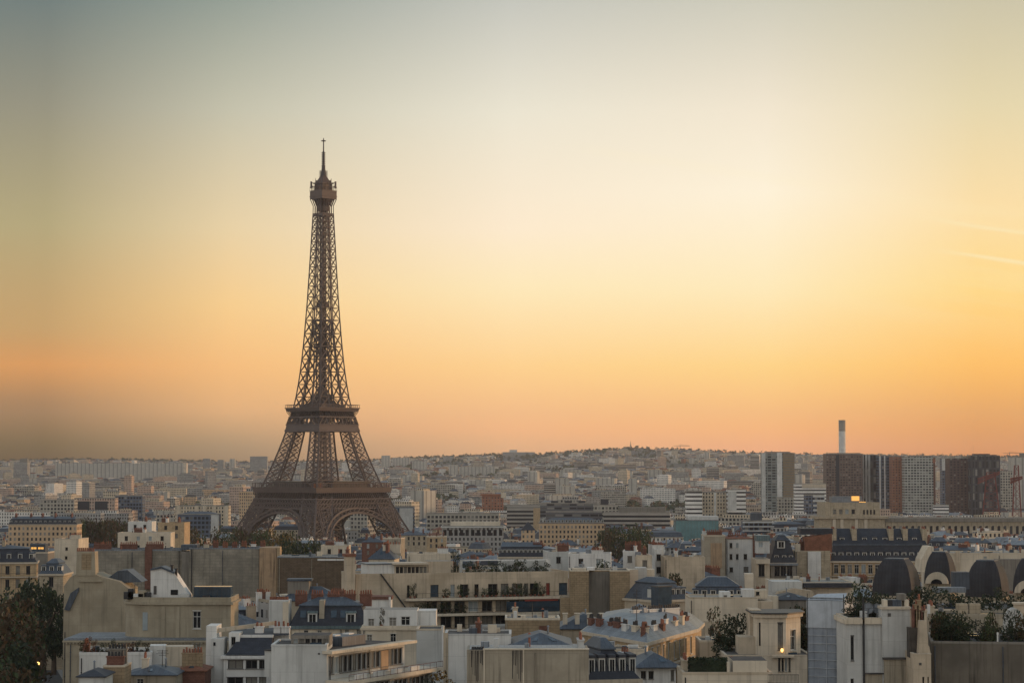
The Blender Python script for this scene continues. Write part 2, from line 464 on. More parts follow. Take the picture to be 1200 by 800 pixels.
M['asphalt'] = mat('asphalt', (0.045, 0.045, 0.045), var=0.2)
M['ground'] = mat('city_ground', (0.09, 0.085, 0.075), var=0.35, scale=0.02, stain=((0.05, 0.06, 0.035), 0.006, 0.8))
M['pave'] = mat('pavement', (0.22, 0.21, 0.19), var=0.2)
M['paint'] = mat('road_paint', (0.7, 0.7, 0.68), var=0.1)
M['bark'] = mat('bark', (0.07, 0.05, 0.035), var=0.3, scale=1.0)
M['leaf'] = mat('green_leaves', (0.045, 0.065, 0.022), var=0.45, scale=0.5, rough=0.7)
M['leafdark'] = mat('dark_evergreen_leaves', (0.022, 0.034, 0.016), var=0.45, scale=0.5, rough=0.7)
M['leafautumn'] = mat('autumn_leaves', (0.062, 0.038, 0.016), var=0.5, scale=0.4, rough=0.7)
M['leafgold'] = mat('golden_leaves', (0.20, 0.12, 0.02), var=0.5, scale=0.6, rough=0.7)
M['leafred'] = mat('russet_leaves', (0.13, 0.04, 0.015), var=0.5, scale=0.6, rough=0.7)


def emit(name, col, k):
    m, nt, b = _nt(name)
    b.inputs['Base Color'].default_value = (*col, 1)
    b.inputs['Emission Color'].default_value = (*col, 1)
    b.inputs['Emission Strength'].default_value = k
    return m


M['lamp'] = emit('lamp_glow', (1.0, 0.55, 0.15), 3.0)
M['lit'] = emit('orange_glow', (1.0, 0.5, 0.12), 0.75)
M['curtain'] = mat('net_curtain_behind_glass', (0.20, 0.19, 0.165), rough=0.2, var=0.25, scale=1.5)
M['towerdark'] = mat('shaded_ironwork', (0.016, 0.012, 0.01), rough=0.7, var=0.15)  # recess shade behind the lattice, painted as a near-black colour

# ------------------------------------------------------------------ ground, avenue, haze
def terrain():
    ys = [-800, -400, 0] + list(range(100, 2200, 60)) + list(range(2200, 8600, 200)) + list(range(8600, 11001, 400))
    mb = MB()
    xs = [-1.0, -0.6, -0.4, -0.3, -0.25] + [i * 0.02 for i in range(-12, 13)] + [0.25, 0.3, 0.4, 0.6, 1.0]
    V, idx = [], {}
    for j, y in enumerate(ys):
        for i, t in enumerate(xs):
            x = t * max(abs(y), 1000 if y < 1000 else y) * (1.0 if y > 0 else 1.0)
            idx[i, j] = len(V)
            V.append((x, y, G(x, y)))
    mb.v = V
    for j in range(len(ys) - 1):
        for i in range(len(xs) - 1):
            mb.f.append((idx[i, j], idx[i + 1, j], idx[i + 1, j + 1], idx[i, j + 1])); mb.m.append(0); mb.uv.extend([(0, 0)] * 4)
    tag(mb.build('ground', M['ground']), kind='structure')


terrain()


def haze():
    mb = MB()
    mb.box(-11500, 11500, -1000, 11200, -1.2, 335)
    m = bpy.data.materials.new('haze_air')
    m.use_nodes = True
    nt = m.node_tree
    nt.nodes.clear()
    o = nt.nodes.new('ShaderNodeOutputMaterial')
    p = nt.nodes.new('ShaderNodeVolumePrincipled')
    p.inputs['Color'].default_value = (0.93, 0.90, 0.90, 1)
    p.inputs['Density'].default_value = HAZE_D
    p.inputs['Anisotropy'].default_value = 0.35
    nt.links.new(p.outputs[0], o.inputs['Volume'])
    tag(mb.build('haze', m), kind='stuff')


haze()

# ------------------------------------------------------------------ the iron tower
def interp(tab, z):
    for (a, va), (b, vb) in zip(tab, tab[1:]):
        if z <= b:
            return va + (vb - va) * max(0, (z - a)) / (b - a)
    return tab[-1][1]


AO = [(0, 60.5), (10, 55), (20, 49.5), (30, 44.5), (43, 38.8), (57, 33), (67, 29.4), (80, 25.2), (90, 22.2), (100, 19.6), (110, 17.4), (118, 15.6), (130, 13.6), (150, 11.5), (170, 10), (200, 8.3), (225, 7.2), (246, 6.3), (265, 5.5), (277, 5.1)]
AI = [(0, 37.5), (20, 31), (43, 23), (57, 18.5), (67, 15.6), (80, 13), (90, 11.2), (100, 9.6), (118, 6.6), (150, 3.6), (185, 0.6), (400, 0.6)]


def build_tower():
    Y = F / 1.55
    X = ray(377.5, 545)[0] * Y
    root = empty('iron_lattice_tower', (X, Y, -0.5), radians(45))
    tag(root, 'tall brown iron lattice tower with arched base, two galleries and an antenna', 'tower')
    T = M['tower']

    def leg(sx, sy):
        mb = MB()
        def corners(z):
            o, i = interp(AO, z), interp(AI, z)
            return [(sx * a, sy * b, z) for a, b in ((o, o), (i, o), (i, i), (o, i))]
        def section(levels, chord, brace, sub):
            for z0, z1 in zip(levels, levels[1:]):
                A, B = corners(z0), corners(z1)
                for k in range(4):
                    mb.beam(A[k], B[k], chord)
                    a0, a1, b0, b1 = A[k], A[(k + 1) % 4], B[k], B[(k + 1) % 4]
                    mb.beam(a0, b1, brace); mb.beam(a1, b0, brace)
                    mb.beam(b0, b1, brace * 1.1)
                    if sub:
                        L = lambda p, q, t: tuple(p[i] + (q[i] - p[i]) * t for i in range(3))
                        m0, m1, l, r = L(a0, a1, .5), L(b0, b1, .5), L(a0, b0, .5), L(a1, b1, .5)
                        s = brace * 0.6
                        mb.beam(m0, l, s); mb.beam(m0, r, s); mb.beam(m1, l, s); mb.beam(m1, r, s)
                        mb.beam(m0, m1, s); mb.beam(l, r, s)
        section([0, 9, 17.5, 26, 34, 41, 47, 57], 1.35, 0.55, True)
        section([57, 64.5, 72, 79.5, 87, 94, 100.5, 107, 112.5, 118], 1.1, 0.45, True)
        section([118, 127, 136.5, 146, 155.5, 165, 175, 185], 0.9, 0.5, False)
        # masonry foot
        o, i = 63.5, 36.5
        mb.box(min(sx * o, sx * i), max(sx * o, sx * i), min(sy * o, sy * i), max(sy * o, sy * i), -0.5, 2.5)
        mb.build('leg', T, root)
    for sx in (-1, 1):
        for sy in (-1, 1):
            leg(sx, sy)
    rots = [lambda s, a, z: (s, -a, z), lambda s, a, z: (a, s, z), lambda s, a, z: (-s, a, z), lambda s, a, z: (-a, -s, z)]
    # arches between the legs
    for R in rots:
        mb = MB()
        def pt(t, e):
            s = (37.5 + e) * cos(t); z = 8.5 + (32 + e) * sin(t)
            return R(s, interp(AO, z) + 0.3, z)
        n = 28
        for k in range(n):
            t0, t1 = pi * k / n, pi * (k + 1) / n
            mb.beam(pt(t0, 0), pt(t1, 0), 1.5); mb.beam(pt(t0, 3.4), pt(t1, 3.4), 1.3)
            mb.beam(pt(t0, 0), pt(t1, 3.4), 0.6); mb.beam(pt(t1, 0), pt(t0, 3.4), 0.6)
            # the same ring again on the inner side of the legs
            q0, q1 = pt(t0, 1.6), pt(t1, 1.6)
            z0, z1 = q0[2], q1[2]
            r0 = R((39.1) * cos(t0), interp(AO, z0) - 4, z0); r1 = R((39.1) * cos(t1), interp(AO, z1) - 4, z1)
            mb.beam(r0, r1, 1.6); mb.beam(q0, r1, 0.5)
            z = q0[2]
            if 16 < z < 42:     # spandrel bars up to the gallery girder
                s = 41 * cos(t0)
                zt = 44
                mb.beam(R(s, interp(AO, z + 3) + 0.2, z + 3), R(s * 0.985, interp(AO, zt) + 0.2, zt), 0.55)
                if k % 2: mb.beam(R(s, interp(AO, z + 3) + 0.2, z + 3), R(s * 0.93, interp(AO, zt) + 0.2, zt), 0.4)
        mb.build('arch', T, root)

    # first platform
    mb = MB()
    def ring(z0, z1, a0, a1, th, m=0):
        """square tube: outer half width a0 at z0, a1 at z1"""
        for R in rots:
            p = [R(-a0, a0, z0), R(a0, a0, z0), R(a1, a1, z1), R(-a1, a1, z1)]
            q = [R(-a0 + th, a0 - th, z0), R(a0 - th, a0 - th, z0), R(a1 - th, a1 - th, z1), R(-a1 + th, a1 - th, z1)]
            mb.face(p, m); mb.face([q[3], q[2], q[1], q[0]], m); mb.face([p[3], p[2], q[2], q[3]], m); mb.face([p[1], p[0], q[0], q[1]], m)
    def lattice(z0, z1, a0, a1, pitch, w):
        n = max(2, round(2 * a0 / pitch))
        for R in rots:
            for k in range(n):
                s0, s1 = -1 + 2 * k / n, -1 + 2 * (k + 1) / n
                mb.beam(R(s0 * a0, a0, z0), R(s1 * a1, a1, z1), w); mb.beam(R(s1 * a0, a0, z0), R(s0 * a1, a1, z1), w)
    def posts(z0, z1, a0, a1, pitch, w):
        n = max(2, round(2 * a0 / pitch))
        for R in rots:
            for k in range(n + 1):
                s = -1 + 2 * k / n
                mb.beam(R(s * a0, a0, z0), R(s * a1, a1, z1), w)
    ring(43.2, 44.2, 38.8, 38.5, 1.2)
    lattice(44.2, 47.3, 38.3, 37.4, 3.1, 0.5); lattice(47.3, 50.4, 37.4, 36.6, 3.1, 0.5)
    ring(47.0, 47.5, 37.6, 37.5, 0.8)
    ring(50.2, 51.0, 36.8, 36.4, 1.2)
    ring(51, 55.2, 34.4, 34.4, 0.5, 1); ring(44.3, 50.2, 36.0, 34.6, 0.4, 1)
    posts(51, 55.4, 34.9, 36.6, 1.9, 0.62)
    ring(55.2, 58.6, 36.6, 37.2, 2.5)
    ring(58.6, 59.1, 37.6, 37.6, 1.2)
    ring(57.2, 57.8, 37.2, 37.2, 22)
    posts(59, 62.2, 37, 37, 2.6, 0.3); ring(62.2, 62.6, 37.2, 37.2, 0.7)
    mb.build('first_platform', [T, M['towerdark']], root)
    mb = MB()
    for sx, sy, lx, ly in ((0, -1, 17, 5), (0, 1, 17, 5), (-1, 0, 5, 17), (1, 0, 5, 17)):
        cx, cy = sx * 28, sy * 28
        mb.box(cx - lx, cx + lx, cy - ly, cy + ly, 58.0, 63.0)
        mb.box(cx - lx - 1, cx + lx + 1, cy - ly - 1, cy + ly + 1, 63.0, 63.8)
    mb.build('gallery_pavilion', mat('dark_pavilion', (0.07, 0.055, 0.05), rough=0.3), root)
    mb = MB()
    mb.box(-33.5, -25, -30.2, -29.5, 59.2, 62.2)
    mb.build('red_display_panel', M['orangecloth'], root)
    # second platform
    mb = MB()
    ring(100.8, 101.8, 20.4, 20.0, 1.0)
    ring(102.3, 105.6, 19.8, 19.2, 0.6)
    ring(101.6, 102.3, 20.2, 20.2, 0.9)
    lattice(106, 112, 19.2, 17.6, 4.2, 0.55); posts(106, 112, 19.2, 17.6, 8.4, 0.7)
    ring(105.6, 106.3, 19.8, 19.6, 1.2); ring(111.4, 112.2, 18.2, 18.1, 1.2)
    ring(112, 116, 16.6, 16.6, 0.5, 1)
    posts(112.2, 116, 17.0, 19.2, 1.7, 0.5)
    ring(116, 118.2, 19.2, 19.8, 2.0); ring(118.2, 118.8, 20.2, 20.2, 1)
    ring(116.6, 117.2, 19.2, 19.2, 16)
    posts(118.8, 121, 19.8, 19.8, 2, 0.22); ring(120.9, 121.2, 19.9, 19.9, 0.4)
    mb.build('second_platform', [T, M['towerdark']], root)
    mb = MB()
    def posts2b():
        for R in rots:
            for k in range(9):
                u = -1 + k / 4
                mb.beam(R(u * 10.5, 10.5, 121), R(u * 5.5, 5.5, 129), .35)
    def frust(z0, z1, a0, a1):
        P = [(-a0, -a0, z0), (a0, -a0, z0), (a0, a0, z0), (-a0, a0, z0)]; Q = [(-a1, -a1, z1), (a1, -a1, z1), (a1, a1, z1), (-a1, a1, z1)]
        for i in range(4):
            mb.face([P[i], P[(i + 1) % 4], Q[(i + 1) % 4], Q[i]])
        mb.face(Q)
    frust(118, 121.2, 10.5, 10.2); frust(121.2, 123.8, 8.6, 6.4); frust(123.8, 127, 4.6, 4.2); frust(127, 133, 3.4, 2.2); posts2b()
    mb.build('stair_house', T, root)
    # upper shaft: one square frame, cross braced in two halves per side
    mb = MB()
    lv, z = [185], 185.0
    while z < 266:
        z += max(4.2, 9.2 - (z - 185) * 0.062)
        lv.append(min(z, 266))
    for z0, z1 in zip(lv, lv[1:]):
        a0, a1 = interp(AO, z0), interp(AO, z1)
        for R in rots:
            mb.beam(R(-a0, a0, z0), R(-a1, a1, z1), 0.85)
            for s in (-0.12, 0.12):
                mb.beam(R(s * a0, a0, z0), R(s * a1, a1, z1), 0.5)
            mb.beam(R(-a1, a1, z1), R(a1, a1, z1), 0.45)
            for s0, s1 in ((-1, -0.12), (0.12, 1)):
                mb.beam(R(s0 * a0, a0, z0), R(s1 * a1, a1, z1), 0.42); mb.beam(R(s1 * a0, a0, z0), R(s0 * a1, a1, z1), 0.42)
    mb.build('upper_shaft', T, root)
    mb = MB()
    zs = list(range(118, 276, 4))
    for z0, z1 in zip(zs, zs[1:]):
        h = 1.5
        for sx, sy in ((-1, -1), (1, -1), (1, 1), (-1, 1)):
            mb.beam((sx * h, sy * h, z0), (sx * h, sy * h, z1), 0.75)
        for R in rots:
            mb.beam(R(-h, h, z0), R(h, h, z1), 0.4); mb.beam(R(-h, h, z1), R(h, h, z1), 0.5)
    mb.build('lift_core', T, root)
    mb = MB()
    mb.box(-4.2, 4.2, -4.2, 4.2, 194.5, 195.3); mb.box(-4.5, 4.5, -4.5, 4.5, 198.6, 199.0)
    mb.box(-3.2, 3.2, -3.2, 3.2, 195.3, 198.2)
    mb.build('intermediate_platform', T, root)
    # the top cabin
    mb = MB()
    def posts2(z0, z1, a0, a1, n, w):
        for R in rots:
            for k in range(n + 1):
                s = -1 + 2 * k / n
                mb.beam(R(s * a0, a0, z0), R(s * a1, a1, z1), w)
    ring(264, 265, 5.6, 5.6, 0.5); frust(268, 272, 3.0, 3.2); frust(272, 277, 3.2, 5.6); posts2(264, 272, 5.5, 5.4, 5, 0.5); posts2(272, 277, 5.4, 7.0, 6, 0.55)
    mb.build('cabin_bracket', T, root)
    mb = MB()
    mb.box(-7.2, 7.2, -7.2, 7.2, 277, 283.0); mb.box(-7.5, 7.5, -7.5, 7.5, 278.8, 279.3); mb.box(-7.4, 7.4, -7.4, 7.4, 283, 283.5)
    mb.build('top_cabin', T, root)
    mb = MB()
    frust(283.5, 288.6, 4.9, 4.7); frust(288.6, 289.2, 5.6, 5.6); frust(289.2, 291.5, 4.4, 3.8); frust(291.5, 295.5, 3.2, 1.4)
    posts2(283.5, 286.5, 7.2, 7.2, 9, 0.18); ring(286.3, 286.6, 7.2, 7.2, 0.25)
    for a in range(12):
        t = 2 * pi * a / 12
        mb.beam((6.2 * cos(t), 6.2 * sin(t), 284), (6.0 * cos(t), 6.0 * sin(t), 291 + (a % 3)), 0.3)
    mb.build('upper_cabin', mat('dark_cabin', (0.09, 0.06, 0.05), rough=0.5), root)
    for t in (pi / 4, -3 * pi / 4):      # dishes standing out left and right as seen from here
        mb = MB()
        x, y = 9.2 * cos(t - pi / 2), 9.2 * sin(t - pi / 2)
        mb.beam((x * 0.55, y * 0.55, 287), (x, y, 287), 0.5)
        mb.beam((x * 0.55, y * 0.55, 290), (x, y, 289.5), 0.4)
        mb.cyl(x, y, 285.4, 290.6, 0.75, 0.75)
        mb.build('antenna_drum', T, root)
    mb = MB()
    mb.cyl(0, 0, 295, 299.5, 2.0, 1.6); mb.cyl(0, 0, 299.5, 303, 1.5, 1.3); mb.cyl(0, 0, 303, 313.5, 0.95, 0.8)
    for k in range(7):
        mb.cyl(0, 0, 302.5 + k * 1.6, 303.1 + k * 1.6, 1.55, 1.55)
    mb.cyl(0, 0, 313.5, 323.2, 0.5, 0.4)
    mb.cyl(0, 0, 321.4, 321.9, 1.9, 1.9); mb.cyl(0, 0, 323.2, 324, 0.3, 0.1)
    for a in range(8):
        t = 2 * pi * a / 8
        mb.beam((3.2 * cos(t), 3.2 * sin(t), 294), (3.0 * cos(t), 3.0 * sin(t), 299), 0.25)
    mb.build('antenna_mast', mat('dark_mast', (0.06, 0.05, 0.05), rough=0.5), root)


build_tower()

# ------------------------------------------------------------------ building kit
def unit_window(kind):
    f, p = MB(), MB()
    b = 0.07
    if kind != 'bare':
        f.box(0, b, 0, .07, 0, 1); f.box(1 - b, 1, 0, .07, 0, 1); f.box(b, 1 - b, 0, .07, 0, b * .6); f.box(b, 1 - b, 0, .07, 1 - b * .6, 1)
        f.box(-.07, 1.07, -.32, .02, -.045, -.005)
        f.box(-.06, 1.06, -.27, -.2, 1.0, 1.05)
        f.box(.47, .53, 0, .06, b * .6, 1 - b * .6)
        if kind == 'casement': f.box(b, .47, 0.005, .055, .66, .69); f.box(.53, 1 - b, 0.005, .055, .66, .69)
    else:
        f.box(0, .03, 0, .07, 0, 1); f.box(.97, 1, 0, .07, 0, 1); f.box(.03, .97, 0, .07, 0, .03); f.box(.03, .97, 0, .07, .97, 1)
    p.face([(0, .04, 0), (1, .04, 0), (1, .04, 1), (0, .04, 1)])
    return f, p


WIN = {}
for _k, _fm, _gm in (('casement', 'frame', 'glass'), ('plain', 'frame', 'glass'), ('dark', 'darkframe', 'glass'), ('bare', 'darkframe', 'blueglass'), ('lit', 'darkframe', 'lit'), ('shut', 'frame', 'shutter'), ('red', 'darkframe', 'redcloth'), ('curtain', 'frame', 'curtain'), ('darkcurtain', 'darkframe', 'curtain')):
    _f, _p = unit_window({'dark': 'plain', 'lit': 'plain', 'shut': 'plain', 'red': 'bare', 'curtain': 'casement', 'darkcurtain': 'plain'}.get(_k, _k))
    WIN[_k] = (_f.mesh('window', M[_fm]), _p.mesh('pane', M[_gm]))
DORM = {}
for _k, _rm, _wm in (('zinc', 'zinc', 'frame'), ('slate', 'slate', 'frame'), ('green', 'zincgreen', 'greywhite')):
    # unit dormer: width 1 (x), front at y = 0, going back 2 m, height 1 + gable
    d, p = MB(), MB()
    d.box(-.5, .5, 0, 2.2, 0, 1, 1)
    d.face([(-.6, -.12, .98), (.6, -.12, .98), (.55, -.08, 1.14), (-.55, -.08, 1.14)], 0)
    d.face([(-.55, -.08, 1.14), (.55, -.08, 1.14), (.5, 2.3, 1.2), (-.5, 2.3, 1.2)], 0)
    d.face([(.6, -.12, .98), (.6, 2.3, .98), (.5, 2.3, 1.2), (.55, -.08, 1.14)], 0)
    d.face([(-.6, 2.3, .98), (-.6, -.12, .98), (-.55, -.08, 1.14), (-.5, 2.3, 1.2)], 0)
    p.box(-.34, .34, -.02, .03, .1, .88, 0)
    p.box(-.02, .02, -.035, .0, .1, .88, 1)
    DORM[_k] = (d.mesh('dormer', [M[_rm], M[_wm]]), p.mesh('pane', [M['glass'], M['frame']]))


def offset(poly, r):
    n, out = len(poly), []
    for i in range(n):
        a, b, c = Vector(poly[i - 1]), Vector(poly[i]), Vector(poly[(i + 1) % n])
        e0, e1 = (b - a).normalized(), (c - b).normalized()
        n0, n1 = Vector((e0.y, -e0.x)), Vector((e1.y, -e1.x))
        m = n0 + n1
        k = r / max(0.35, 1 + n0.dot(n1)) if True else r
        out.append(tuple(b + m * k))
    return out


FOOT = []          # footprints of everything placed by hand: (polygon, near distance, pixel box)


class Bld:
    def __init__(s, name, label, px0=None, px1=None, ytop=None, Y=None, d=10, rot=0, cat='building', group=None, at=None, foot=None):
        rot = radians(rot)
        if at is None:
            t0, tz = ray(px0, ytop)
            X = t0 * Y
            t1 = ray(px1, ytop)[0]
            w = (t1 * Y - X) / (cos(rot) - t1 * sin(rot))
            z = CAMZ + tz * Y
            g = min(G(X, Y), G(X + w * cos(rot), Y + w * sin(rot)), G(X - d * sin(rot), Y + d * cos(rot))) - 0.6
            H = z - g
        else:
            X, Y, g, w, H = at
        s.X, s.Y, s.g, s.w, s.d, s.H, s.rot = X, Y, g, w, d, H, rot
        s.poly = foot if foot else [(0, 0), (w, 0), (w, d), (0, d)]
        s.root = empty(name, (X, Y, g), rot)
        tag(s.root, label, cat, group)
        s.nwin = 0
        P = [s.world(*p)[:2] for p in s.poly]
        FOOT.append((P, min(p[1] for p in P), H + g))

    def world(s, x, y, z=0):
        return (s.X + x * cos(s.rot) - y * sin(s.rot), s.Y + x * sin(s.rot) + y * cos(s.rot), s.g + z)

    def loc(s, px, py, yo=0.0):
        """where the sight line of a pixel meets the plane local y = yo: local x and height"""
        tx, tz = ray(px, py)
        c, sn = cos(s.rot), sin(s.rot)
        ox, oy = -s.X * c - s.Y * sn, s.X * sn - s.Y * c
        dx, dy = c * tx + sn, -sn * tx + c
        t = (yo - oy) / dy
        return ox + t * dx, CAMZ + t * tz - s.g

    # ---- windows
    def window(s, o, ud, u0, v0, w, h, rev, kind, name='window'):
        a = atan2(ud[1], ud[0])
        inx, iny = -ud[1], ud[0]
        q = rnd.random()
        if kind in ('casement', 'plain') and q < .35: kind = 'curtain' if q < .24 else 'shut'
        elif kind == 'dark' and q < .3: kind = 'darkcurtain' if q < .22 else 'shut'
        f, p = WIN[kind]
        x, y = o[0] + ud[0] * u0 + inx * rev, o[1] + ud[1] * u0 + iny * rev
        f = link(name, f, s.root, (x, y, v0), a, (w, 1, h))
        link('pane', p, f)
        s.nwin += 1

    def facade(s, mb, a, b, z0, z1, ops, rev=0.25, m=0, kind='casement'):
        """wall from point a to b with real openings (u0, u1, v0, v1[, kind]); v is an absolute local height"""
        a, b = Vector(a), Vector(b)
        L = (b - a).length
        ud = (b - a) / L
        inn = Vector((-ud.y, ud.x))
        ops = [o for o in ops if o[0] > 0.05 and o[1] < L - 0.05 and o[2] > z0 and o[3] < z1 - 0.02]
        us = sorted({0, L} | {o[0] for o in ops} | {o[1] for o in ops})
        vs = sorted({z0, z1} | {o[2] for o in ops} | {o[3] for o in ops})
        P = lambda u, v, r=0: (a.x + ud.x * u + inn.x * r, a.y + ud.y * u + inn.y * r, v)
        for u0, u1 in zip(us, us[1:]):
            run = None
            for v0, v1 in zip(vs, vs[1:]):
                mu, mv = (u0 + u1) / 2, (v0 + v1) / 2
                hole = any(o[0] < mu < o[1] and o[2] < mv < o[3] for o in ops)
                if hole:
                    if run is not None:
                        mb.face([P(u0, run), P(u1, run), P(u1, v0), P(u0, v0)], m, [(u0, run), (u1, run), (u1, v0), (u0, v0)]); run = None
                elif run is None: run = v0
            if run is not None:
                mb.face([P(u0, run), P(u1, run), P(u1, z1), P(u0, z1)], m, [(u0, run), (u1, run), (u1, z1), (u0, z1)])
        for o in ops:
            u0, u1, v0, v1 = o[:4]
            mb.face([P(u0, v0), P(u0, v0, rev), P(u0, v1, rev), P(u0, v1)], m)
            mb.face([P(u1, v0, rev), P(u1, v0), P(u1, v1), P(u1, v1, rev)], m)
            mb.face([P(u0, v0), P(u1, v0), P(u1, v0, rev), P(u0, v0, rev)], m)
            mb.face([P(u0, v1, rev), P(u1, v1, rev), P(u1, v1), P(u0, v1)], m)
            k = o[4] if len(o) > 4 else kind
            s.window(tuple(a), tuple(ud), u0, v0, u1 - u0, v1 - v0, rev - 0.07, k)

    def grid(s, L, top, rows, n=None, ww=1.15, wh=1.9, floor=3.1, pitch=2.6, head=0.9, margin=0.9):
        if n is None: n = max(1, int((L - 2 * margin) / pitch))
        p = (L - 2 * margin) / n
        ops = []
        for r in range(rows):
            v1 = top - head - r * floor
            for i in range(n):
                u = margin + p * (i + .5)
                ops.append((u - ww / 2, u + ww / 2, v1 - wh, v1))
        return ops

    def pxops(s, wins, yo=0.0, x0=0.0):
        out = []
        for q in wins:
            xa, za = s.loc(q[0], q[3], yo); xb, zb = s.loc(q[1], q[2], yo)
            out.append((xa - x0, xb - x0, za, zb) + tuple(q[4:]))
        return out

    def wall(s, m='cream', grids=None, wins=None, kind='casement', z0=0.0, z1=None, rev=0.25, name='wall', label=None):
        """grids: {edge index: kwargs for grid}; wins: pixel boxes on edge 0"""
        z1 = s.H if z1 is None else z1
        mb = MB()
        n = len(s.poly)
        for i in range(n):
            a, b = s.poly[i], s.poly[(i + 1) % n]
            L = hypot(b[0] - a[0], b[1] - a[1])
            ops = []
            if grids and i in grids:
                ops += s.grid(L, z1, **grids[i])
            if wins and i == 0: ops += s.pxops(wins)
            s.facade(mb, a, b, z0, z1, ops, rev, 0, kind)
        mb.face([(p[0], p[1], z1) for p in s.poly])
        o = mb.build(name, M[m] if isinstance(m, str) else m, s.root)
        if label: o['label'] = label
        if isinstance(m, str) and m in M and s.w > 7 and s.Y < 660 and n == 4:
            for f in ((.03,) if s.w < 12 else (.03, rnd.uniform(.35, .7))):
                mb = MB()
                mb.cyl(0, 0, max(z0, z1 - 14), z1 - .3, .07, .07, 6)
                for k in range(4): mb.box(-.11, .11, -.06, .12, z1 - 2.2 - 3 * k, z1 - 2.1 - 3 * k)
                mb.build('drain_pipe', M[rnd.choice(['iron', 'zinc', 'beige'])], s.root).location = (s.w * f, -.14, 0)
        return s

    # ---- roofs and trim
    def band(s, z0, z1, out, m='pale_trim', name='cornice', poly=None):
        mb = MB()
        P = offset(poly or s.poly, out)
        mb.prism(P, z0, z1)
        mb.face([(p[0], p[1], z0) for p in reversed(P)])
        mb.build(name, M[m], s.root)
        return s

    def flat(s, m='tar', par=0.7, th=0.3, pm='pale_trim', z=None, poly=None):
        z = s.H if z is None else z
        poly = poly or s.poly
        mb = MB()
        mb.face([(p[0], p[1], z + 0.06) for p in offset(poly, -th)])
        mb.build('roof', M[m], s.root)
        if par:
            mb = MB()
            A, B = offset(poly, 0.04), offset(poly, -th)
            n = len(A)
            for i in range(n):
                j = (i + 1) % n
                mb.face([(*A[i], z - .02), (*A[j], z - .02), (*A[j], z + par), (*A[i], z + par)])
                mb.face([(*B[j], z), (*B[i], z), (*B[i], z + par), (*B[j], z + par)])
                mb.face([(*A[i], z + par), (*A[j], z + par), (*B[j], z + par), (*B[i], z + par)])
            mb.build('parapet', M[pm], s.root)
        if poly is s.poly and s.Y < 720 and s.w > 4:
            s.clutter(max(2, int(s.w * .3)), z)
            if s.d > 6 and rnd.random() < .6:
                x = s.w * rnd.choice([.06, .94, .5]); n = rnd.randint(4, 8)
                s.chimney(x, s.d * .55, .7, n * .5, rnd.uniform(.8, 1.5), z=z, pots=n, m=rnd.choice(['brick', 'cream', 'beige', 'greywhite']))
        return s

    def mansard(s, h1=3.0, in1=1.3, h2=1.3, low='slate', up='zinc', dorm=None, dk='zinc', sides=(0,), dw=1.2, dh=1.7, ridge=0.45, corn=0.35, cm='pale_trim'):
        H = s.H
        if corn: s.band(H - .45, H, corn, cm)
        mb = MB()
        A, B = offset(s.poly, 0.12), offset(s.poly, -in1)
        n = len(A)
        for i in range(n):
            j = (i + 1) % n
            l = hypot(A[j][0] - A[i][0], A[j][1] - A[i][1])
            mb.face([(*A[i], H + .01), (*A[j], H + .01), (*B[j], H + h1), (*B[i], H + h1)], 0, [(0, 0), (l, 0), (l, h1), (0, h1)])
        C = offset(s.poly, -in1 + .18)
        mb.prism(C, H + h1, H + h1 + .16, 1)
        cx, cy = sum(p[0] for p in B) / n, sum(p[1] for p in B) / n
        D = [(cx + (p[0] - cx) * ridge, cy + (p[1] - cy) * (ridge if n > 4 else 0.12 if s.w > s.d else ridge)) for p in B]
        for i in range(n):
            j = (i + 1) % n
            mb.face([(*C[i], H + h1 + .16), (*C[j], H + h1 + .16), (*D[j], H + h1 + h2), (*D[i], H + h1 + h2)], 1)
        mb.face([(*p, H + h1 + h2) for p in D], 1)
        mb.build('roof', [M[low], M[up]], s.root)
        if dorm:
            for e in sides:
                a, b = Vector(s.poly[e]), Vector(s.poly[(e + 1) % n])
                L = (b - a).length; ud = (b - a) / L; inn = Vector((-ud.y, ud.x))
                k = dorm if isinstance(dorm, int) else dorm[e]
                for i in range(k):
                    p = a + ud * (L * (i + .5) / k) + inn * (0.16 + 0.18 * in1)
                    s.dormer(p.x, p.y, H + .35, atan2(ud.y, ud.x), dw, dh, dk)
        return s

    def dormer(s, x, y, z, a=0.0, w=1.2, h=1.7, k='zinc'):
        f, p = DORM[k]
        f = link('dormer', f, s.root, (x, y, z), a, (w, 1, h))
        link('pane', p, f)
        return s

    def hip(s, h=2.0, m='zinc', over=0.3, k=0.15, z=None, poly=None):
        z = s.H if z is None else z
        P = offset(poly or s.poly, over)
        cx, cy = sum(p[0] for p in P) / len(P), sum(p[1] for p in P) / len(P)
        w = max(p[0] for p in P) - min(p[0] for p in P); d = max(p[1] for p in P) - min(p[1] for p in P)
        kx, ky = (max(k, 1 - d / w), 0.03) if w > d else (0.03, max(k, 1 - w / d))
        D = [(cx + (p[0] - cx) * kx, cy + (p[1] - cy) * ky) for p in P]
        mb = MB(); n = len(P)
        mb.prism(P, z, z + .12)
        for i in range(n):
            j = (i + 1) % n
            mb.face([(*P[i], z + .12), (*P[j], z + .12), (*D[j], z + h), (*D[i], z + h)])
        mb.face([(*p, z + h) for p in D])
        mb.build('roof', M[m], s.root)
